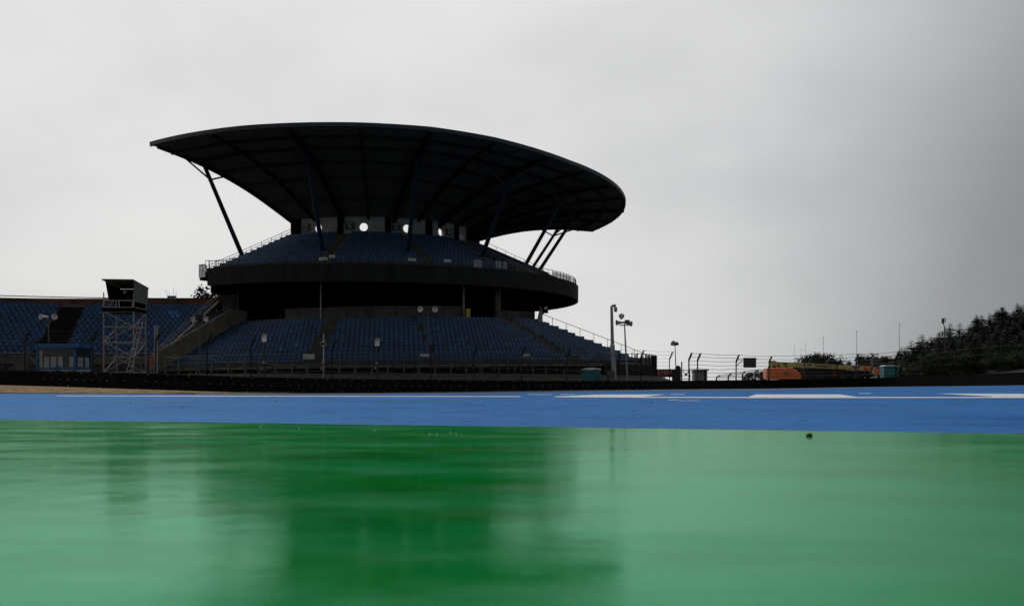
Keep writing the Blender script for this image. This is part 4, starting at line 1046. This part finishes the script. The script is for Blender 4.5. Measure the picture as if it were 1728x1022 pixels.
mb = MB(); mb.box((lerp(a.x, b.x, .38), HYd+.9, a.z/2), ((b.x-a.x)*.76, 1.8, a.z)); mb.box((lerp(a.x, b.x, .95), HYd+.9, a.z/2), ((b.x-a.x)*.10, 1.8, a.z)); mb.build('wall', m_grey, root)
mb = MB(); mb.box((lerp(a.x, b.x, .85), HYd+1.3, a.z/2), ((b.x-a.x)*.2, .8, a.z)); mb.build('doorway', m_signdark, root)
mb = MB(); mb.box(((a.x+b.x)/2+.05, HYd+.85, a.z+.08), (b.x-a.x+.3, 2.1, .17)); mb.build('hut_roof', m_board, root)
# board on a bracket
BD = ground_r(1242, 1.3)[0].y; a, b = px2(1254, 603.5, BD), px2(1275, 620, BD); root = thing('signal_board', 'dark blank rectangular board on a bracket beside a bent fence post', 'board', Vector(((a.x+b.x)/2, BD, 0)))
mb = MB(); mb.box(((a.x+b.x)/2, BD-.2, (a.z+b.z)/2), (b.x-a.x, .22, a.z-b.z)); mb.box(((a.x+b.x)/2, BD-.33, (a.z+b.z)/2), (b.x-a.x-.16, .05, a.z-b.z-.16)); mb.box((b.x+.06, BD-.2, a.z-.16), (.14,.1,.1)); mb.build('board_face', m_board, root)
mb = MB(); mb.bar(px2(1242, 606.5, BD), px2(1256, 606.5, BD), .08); mb.bar(px2(1244, 616, BD), px2(1253, 608, BD), .07); mb.build('bracket', m_rail, root)

# ================================================================ boom lift
LY = 150
def lp(px, py, dy=0): return px2(px, py, LY)+Vector((0, dy, 0))
root = thing('boom_lift', 'large orange boom lift with a long folded cream boom behind the fence', 'boom lift', Vector((lp(1380, 0).x, LY, 0)))
def outline(pts, y0, y1, mi=0):
    mb = MB(); P = [(lp(x, y).x, lp(x, y).z) for x, y in pts][::-1]; mb.prism(P, y0, y1, mi); return mb
mb = outline([(1293,621.5),(1296,620.6),(1316,620.3),(1335,620.6),(1341,623),(1348,628),(1352,633.5),(1352,637.5),(1349,640),(1293,640)], LY-.3, LY+2.0)
ow = mb.build('engine_hood', m_orange, root); bv = ow.modifiers.new('bevel', 'BEVEL'); bv.width = .14; bv.segments = 3; bv.limit_method = 'ANGLE'; bv.angle_limit = radians(35)
mb = MB(); c = lp(1327, 629.5, -.33); mb.lathe((0,0,0), (0,-1,0), [(0,.52),(.02,.52)], 20); 
mb.v = [(c.x+v[0], c.y+v[1], c.z+v[2]*.40) for v in mb.v]; lg = mb.build('badge', m_signdark, root)
mb = MB(); mb.lathe((0,0,0), (0,-1,0), [(0,.44),(.02,.44)], 20); mb.v = [(c.x+v[0], c.y-.022+v[1], c.z+v[2]*.30) for v in mb.v]; b2_ = mb.build('badge_inlay', m_tag, lg); b2_.matrix_parent_inverse = Matrix.Identity(4)
b2_.parent = root; b2_.matrix_parent_inverse = Matrix.Translation(-root.location)
mb = outline([(1300,608.2),(1309,608),(1312,610),(1357,611.5),(1405,614.5),(1464,617.5),(1463,624.5),(1405,621.8),(1358,619.5),(1354,622.5),(1301,622.5)], LY+.5, LY+1.2)
mb.build('main_boom', m_cream, root)
mb = outline([(1358,619.2),(1405,621.4),(1463,624.2),(1463,625.2),(1405,622.6),(1358,620.4)], LY+.42, LY+1.28); mb.build('boom_flange', m_red, root)
for px, py, wd in ((1367,615,.42),(1446,618.5,.6)):
    c = lp(px, py, .44); mb = MB(); mb.lathe((0,0,0), (0,-1,0), [(0,wd),(.02,wd)], 20); mb.v = [(c.x+v[0], c.y+v[1], c.z+v[2]*.42) for v in mb.v]; mb.build('badge', m_signdark, root)
    c = lp(px, py, .41); mb = MB(); mb.lathe((0,0,0), (0,-1,0), [(0,wd*.8),(.02,wd*.8)], 20); mb.v = [(c.x+v[0], c.y+v[1], c.z+v[2]*.3) for v in mb.v]; mb.build('badge_inlay', m_tag, root)
text_mesh('WWW.RENTAL.COM', .62, face_mat(lp(1396.5, 617.8, .45), (0,-1,0), (.035,0,1)), m_rust, root, bold=.012, sx=.60)
mb = MB(); 
for px, py, w_, h_ in ((1308,618,.35,.3),(1315,615,.25,.25),(1325,613.5,.3,.2),(1328,613,.2,.2),(1349,610,.3,.15),(1345,621.5,1.0,.4),(1299,619.6,.3,.25),(1316,619,.2,.2),(1329,619,.2,.35)):
    mb.box(lp(px, py, .45), (w_, .3, h_))
mb.tube(lp(1352,620,.3), lp(1355,634,.3), .25); mb.build('hydraulic_fittings', m_darkgrn, root)
mb = outline([(1350,622),(1462,625),(1462,644),(1350,644)], LY+1.3, LY+3.0); 
for px in (1362, 1385, 1425, 1448):
    mb.lathe(lp(px, 640, 1.1), (0,-1,0), [(0,.55),(.4,.6),(.45,.3)], 16)
mb.build('chassis', m_darkgrn, root)
mb = MB(); mb.lathe(lp(1411.5, 627.5, 1.25), (0,-1,0), [(0,.35),(.2,.35)], 6); mb.box(lp(1411, 630, 1.1), (.55,.3,.9)); mb.build('red_marker', m_red, root)
mb = outline([(1459,616.5),(1472,616),(1472,622),(1468,624.5),(1462,623)], LY+.3, LY+1.5); mb.build('jib_knuckle', m_orange, root)
mb = outline([(1478,617),(1487,617.5),(1499,633),(1497,637),(1489,634),(1477,630)], LY+.2, LY+1.1); mb.build('jib_arm', m_orange, root)
mb = MB()
for a_, b_ in (((1458,616),(1459,605)),((1459,605),(1463,602)),((1463,602),(1470,602.5)),((1459,608),(1470,607.5)),((1471,616),(1471,602)),((1463,602),(1463,616))): mb.tube(lp(*a_), lp(*b_), .06)
mb.build('basket', m_darkgrn, root)
mb = outline([(1473,604),(1480,602),(1487,605),(1487,618),(1474,619)], LY, LY+1.2); mb.build('control_cabinet', m_board, root)
mb = MB()
for a_, b_ in (((1467,624),(1474,624)),((1474,624),(1474,630)),((1474,630),(1467,630)),((1467,630),(1467,624)),((1470.5,624),(1470.5,630))): mb.bar(lp(*a_, -.3), lp(*b_, -.3), .1)
mb.build('step_frame', m_grey, root)
# clutter by the hill
mb = MB(); q = px2(1537, 622, 118)
mb.box(q, (1.6,.6,.35)); mb.box(q+Vector((.9,0,.15)), (.5,.4,.25)); mb.tube(q+Vector((-1.0,0,-.6)), q+Vector((1.6,0,-.6)), .06); mb.tube(q+Vector((-.6,0,-1)), q+Vector((-.6,0,.4)), .06); mb.tube(q+Vector((1.2,0,-1)), q+Vector((1.2,0,.4)), .06)
simple('quad_bike', 'dark low machinery behind rails at the foot of the wooded hill', 'machinery', mb, m_board)

# ================================================================ hill and trees
def hill_z(x, y):
    px = 864+F*x/y
    u = (px-1440)/290
    base = max(0, u)*4.0 if u > 0 else 0
    d = (y-105)/150
    return -.4+max(0, min(1.6, d))*max(0, u+.05)*12.5*sm((u+.05)/.5)+.5*noise.noise((x*.05, y*.05, 0))*max(0, min(1, u))
mb = MB(); na, nr = 40, 30
for i in range(na+1):
    px = lerp(1420, 2350, i/na)
    for j in range(nr+1):
        y = lerp(ground_r(min(px, 2100), 3)[0].y, 420, (j/nr)**1.3); x = (px-864)/F*y; mb.v.append((x, y, hill_z(x, y)))
for i in range(na):
    for j in range(nr): k = i*(nr+1)+j; mb.f.append((k, k+nr+1, k+nr+2, k+1)); mb.m.append(0)
mb.build('hill', m_hill, smooth=True, kind='structure')
# conifer meshes
def conifer(seed, H=15, W=2.6):
    rnd = random.Random(seed); crown = MB(); z = H*.10
    while z < H*.985:
        f = 1-(z-H*.1)/(H*.9); L_ = W*(f**.85)*rnd.uniform(.75, 1.15)+.15; nb = rnd.randint(8, 11); off = rnd.random()*6
        for k in range(nb):
            if rnd.random() < .1: continue
            a = off+2*pi*k/nb+rnd.uniform(-.2, .2); l = L_*rnd.uniform(.6, 1.15); dr_ = l*rnd.uniform(.10, .35)*(1 if f > .25 else -.6)
            d = Vector((cos(a), sin(a), 0)); s_ = Vector((-sin(a), cos(a), 0)); p0 = Vector((0, 0, z)); n = 4
            for q in range(n):
                g0, g1 = q/n, (q+1)/n; wd = l*.34*(1-g0*.6)
                c0_ = p0+d*l*g0-Vector((0,0,dr_*g0**1.4)); c1_ = p0+d*l*g1-Vector((0,0,dr_*g1**1.4))
                for sg in (-1, 1):
                    tip_ = c0_+d*l*.16+s_*sg*wd*rnd.uniform(.7, 1.2)-Vector((0,0,wd*rnd.uniform(.15, .6)))
                    crown.add([c0_, c1_, tip_], [(0,1,2)])
                    tip2 = c0_.lerp(c1_, .5)+s_*sg*wd*.5-Vector((0,0,wd*rnd.uniform(.5, 1.1))); crown.add([c0_, c1_, tip2], [(0,1,2)])
        z += H*.018+.16*f+rnd.uniform(0, .1)
    tr = MB(); tr.tube((0,0,-1), (0,0,H*.97), H*.016, .02, 7)
    for k in range(10):
        zz = H*(.1+.06*k); a = k*2.4; tr.tube((0,0,zz), (cos(a)*W*.4, sin(a)*W*.4, zz-.1), .05, .02, 5)
    c = crown.build('crown', m_leaf_hazed); t = tr.build('trunk', m_bark); m1, m2 = c.data, t.data; bpy.data.objects.remove(c); bpy.data.objects.remove(t); return m1, m2
CON = [conifer(s, 15, w_) for s, w_ in ((1,3.9),(2,4.6),(3,4.1),(4,5.2),(5,4.3))]
def plant(px, top_y, Yd, me, label, group=None, s=None, name='conifer', rz=None, wide=1.0, H0=15.0):
    x = (px-864)/F*Yd; g = hill_z(x, Yd) if px > 1430 else -.1; top = EYE+(650-top_y)/F*Yd
    s = s or max(.25, (top-g)/H0)
    root = thing(name, label, 'tree', (x, Yd, top-H0*s), group)
    for nm, m_ in zip(('crown', 'trunk'), me):
        o = bpy.data.objects.new(nm, m_); COL.objects.link(o); o.parent = root
    root.scale = (s*wide, s*wide, s); root.rotation_euler = (0, 0, rz if rz is not None else random.uniform(0, 6)); return root
sky_line = [(1521,583),(1538,572),(1549,575),(1556,562),(1571,565),(1586,556),(1603,543.5),(1620,543),(1636,546),(1648,529),(1670,526),(1682,520),(1692,515),(1704,525),(1717,509),(1728,512),(1745,506),(1760,498)]
labs = {0:'small dark spruce at the left foot of the wooded hill', 6:'broad dark spruce just right of the antenna pole', 9:'layered open topped spruce standing up from the middle of the treeline', 10:'narrow pointed spruce right of the open topped one', 12:'tall rounded spruce on the upper treeline', 14:'tallest spruce near the right edge of the photo'}
gl = 'dark conifers packed on the hillside'
for i, (px, yt) in enumerate(sky_line):
    Yd = 225+random.uniform(-6, 12)
    plant(px, yt, Yd, CON[i % 5], labs.get(i, 'dark spruce on the crest of the wooded hill'), gl, s=random.uniform(.85,1.15), wide=random.uniform(1.15, 1.6))
for r_ in range(6):
    Yd = 222-r_*8; n = 19
    for k in range(n):
        px = 1519+k*(262/n)+random.uniform(-6, 6)+r_*6
        yt = interp(px, sky_line)+4+r_*9+random.uniform(-3, 6)
        if yt > 606: continue
        plant(px, yt, Yd, CON[random.randrange(5)], 'dark spruce packed into the slope below the crest of the wooded hill', gl, s=random.uniform(.6,.9), wide=random.uniform(1.5, 2.0))
# broadleaf / bushy crowns
def bushy(seed, H=6, W=2.2, dens=1.0, leaf=.28):
    rnd = random.Random(seed); crown = MB(); tr = MB(); tr.tube((0,0,-.5), (0,0,H*.55), .14, .06, 7); tips = []
    for k in range(13):
        a = rnd.uniform(0, 2*pi); zz = H*rnd.uniform(.15, .5); e_ = Vector((cos(a)*W*rnd.uniform(.3, .95), sin(a)*W*rnd.uniform(.3, .95), H*rnd.uniform(.45, .98)))
        tr.tube((0, 0, zz), e_, .07, .02, 5); tips.append(e_)
    for e_ in tips:
        cr = W*rnd.uniform(.25, .5)
        for q in range(int(150*dens)):
            v = Vector((rnd.gauss(0,1), rnd.gauss(0,1), rnd.gauss(0,.8)))*cr*.55; c = e_+v; u = Vector((rnd.gauss(0,1), rnd.gauss(0,1), rnd.gauss(0,1))).normalized()*leaf*rnd.uniform(.5,1); w_ = u.orthogonal().normalized()*leaf*.4
            crown.add([c-u, c+w_, c+u, c-w_], [(0,1,2,3)])
    c = crown.build('crown', m_leaf2); t = tr.build('trunk', m_bark); m1, m2 = c.data, t.data; bpy.data.objects.remove(c); bpy.data.objects.remove(t); return m1, m2
BU = [bushy(11), bushy(12), bushy(13, 6, 2.8)]
for px, yt, Yd, i, lab, wd in ((1368,607,240,0,'small pale green shrub left of the clump behind the cream boom',1), (1376,599,240,1,'tallest leafy tree of the clump behind the cream boom',1), (1386,603,238,0,'round bush in the middle of the clump behind the cream boom',1.2), (1396,603,240,2,'right-hand leafy tree of the clump behind the cream boom',1),
        (1410,609,250,2,'low dark bush showing above the boom right of the clump',1), (1424,611,250,1,'lowest pale bush peeping above the boom',1), (1453,606,235,0,'slim bush right of the crossed fence post',.7), (1463,603,200,1,'leafy tree behind the lift basket',1.1), (1483,602,200,2,'dense dark tree behind the lift control cabinet',1.2), (1497,612,190,0,'low bush behind the teal toilet',1.2), (1508,606,205,1,'bushy tree at the left end of the hillside wood',1.4),
        (1262,631,290,1,'faint bush in the distance under the blank board',1), (1270,628,290,0,'taller faint bush under the blank board',1), (1283,630,290,2,'wide faint bush just left of the orange hood',1), (1291,626,285,0,'tall faint bush beside the orange hood',.8)):
    plant(px, yt, Yd, BU[i], lab, 'leafy trees and bushes beyond the fence', name='leafy_tree', wide=wd, H0=6.0)
# shrubs and lower slope growth on the hill
k = 0
for r_ in range(4):
    for q in range(13):
        px = 1520+q*20+random.uniform(-8, 8); Yd = 176-r_*11; yt = interp(px, [(1500,612),(1600,590),(1728,580),(1800,575)])+r_*7+random.uniform(-3, 4)
        plant(px, yt, Yd, BU[q % 3], 'low dark scrub on the grassy slope under the conifers', 'scrub on the lower hillside', s=random.uniform(.5,.75), name='scrub_bush', H0=6.0)
# tree behind the left end of the ring
plant(376, 481, 135, bushy(31, 6, 1.5, 1.3, .15), 'leafy treetop showing between the left stand wall and the round grandstand', name='leafy_tree', H0=6.0, s=2.3)
plant(349, 484, 135, bushy(32, 6, 1.0, .45, .12), 'thin sprig of treetop sticking up over the rusty back wall', name='leafy_tree', H0=6.0, s=2.2)
# antenna pole on the hill
c = px2(1592, 541, 195); root = thing('antenna_pole', 'antenna pole with white panels rising in front of the hillside conifers', 'antenna', (c.x, c.y, hill_z(c.x, c.y)))
mb = MB(); mb.tube((c.x+.25, c.y, hill_z(c.x, c.y)), c+Vector((.25,0,-1.2)), .13); mb.tube(c+Vector((.25,0,-1.2)), c+Vector((-.1,0,-.4)), .09); mb.box(c+Vector((-.1,0,0)), (.45,.2,1.0)); mb.box(c+Vector((.35,0,.05)), (.12,.12,.9)); mb.bar(c+Vector((-.3,0,.45)), c+Vector((.6,0,.45)), .08); mb.build('pole', m_board, root)
mb = MB()
for px in (1590.5, 1596.5): mb.box(px2(px, 562.5, 194.6), (.32,.2,.95))
mb.build('antenna_panel', m_grey, root)
# hillside fence
p0 = px2(1612, 592, 150); root = thing('hillside_fence', 'faint wire fence climbing the dark slope at the right edge', 'fence', p0)
hd = []
for k in range(9):
    px = 1560+k*26; Yd = 150; yb = interp(px, [(1560,625),(1790,612)]); yt = interp(px, [(1560,600),(1600,592),(1690,583),(1790,579)]); a, b = px2(px, yb, Yd), px2(px, yt, Yd); mb = MB(); mb.bar(a, b, .14); mb.build('fence_post', m_darkpost, root); hd.append((a, b))
mb = MB()
for f in (.3, .65, .98): mb.path([a.lerp(b, f) for a, b in hd], .03, 4)
mb.build('fence_wires', m_rail, root)

# ================================================================ loose bits on the ground
# irregular painted edge between green and blue
def pebble(px, py, r_px, m_, label, group=None, seed=0):
    Y = EYE*F/(py-650); x = (px-864)/F*Y; Y = (EYE-h(x, Y))*F/(py-650); x = (px-864)/F*Y; r = r_px/F*Y; mb = MB(); rnd = random.Random(seed)
    n, k = 9, 6
    for j in range(k+1):
        ph = pi*j/k
        for i in range(n):
            a = 2*pi*i/n; q = r*(1+.25*noise.noise((cos(a)*2+seed, sin(a)*2, ph)))
            mb.v.append((x+q*sin(ph)*cos(a)*1.15, Y+q*sin(ph)*sin(a), h(x, Y)+r*.7+q*cos(ph)*.8))
    for j in range(k):
        for i in range(n): mb.f.append((j*n+i, j*n+(i+1) % n, (j+1)*n+(i+1) % n, (j+1)*n+i)); mb.m.append(0)
    kw = dict(label=label, category='stone')
    if group: kw['group'] = group
    mb.build('stone', m_, smooth=True, **kw)
pebble(1366, 737.5, 5.0, m_stone, 'dark stone lying alone on the green paint near its edge', seed=3)
for i, (px, py) in enumerate(((220,681),(308,687),(1210,664.5),(1262,664),(1099,679),(1068,694),(955,676),(1494,686),(590,681),(815,684),(1010,703),(465,677))):
    pebble(px, py, 1.0, m_stone, 'tiny dark speck of grit on the blue runoff', 'grit scattered on the blue runoff', seed=i)

for i, (px, py) in enumerate(((725,733),(737,733.5),(770,733.5),(440,721),(30,711),(88,715),(60,712),(505,724),(632,727),(760,731))):
    pebble(px, py, 1.5, m_white2, 'tiny pale fleck of grit near the edge of the green paint', 'pale grit on the green paint', seed=40+i)
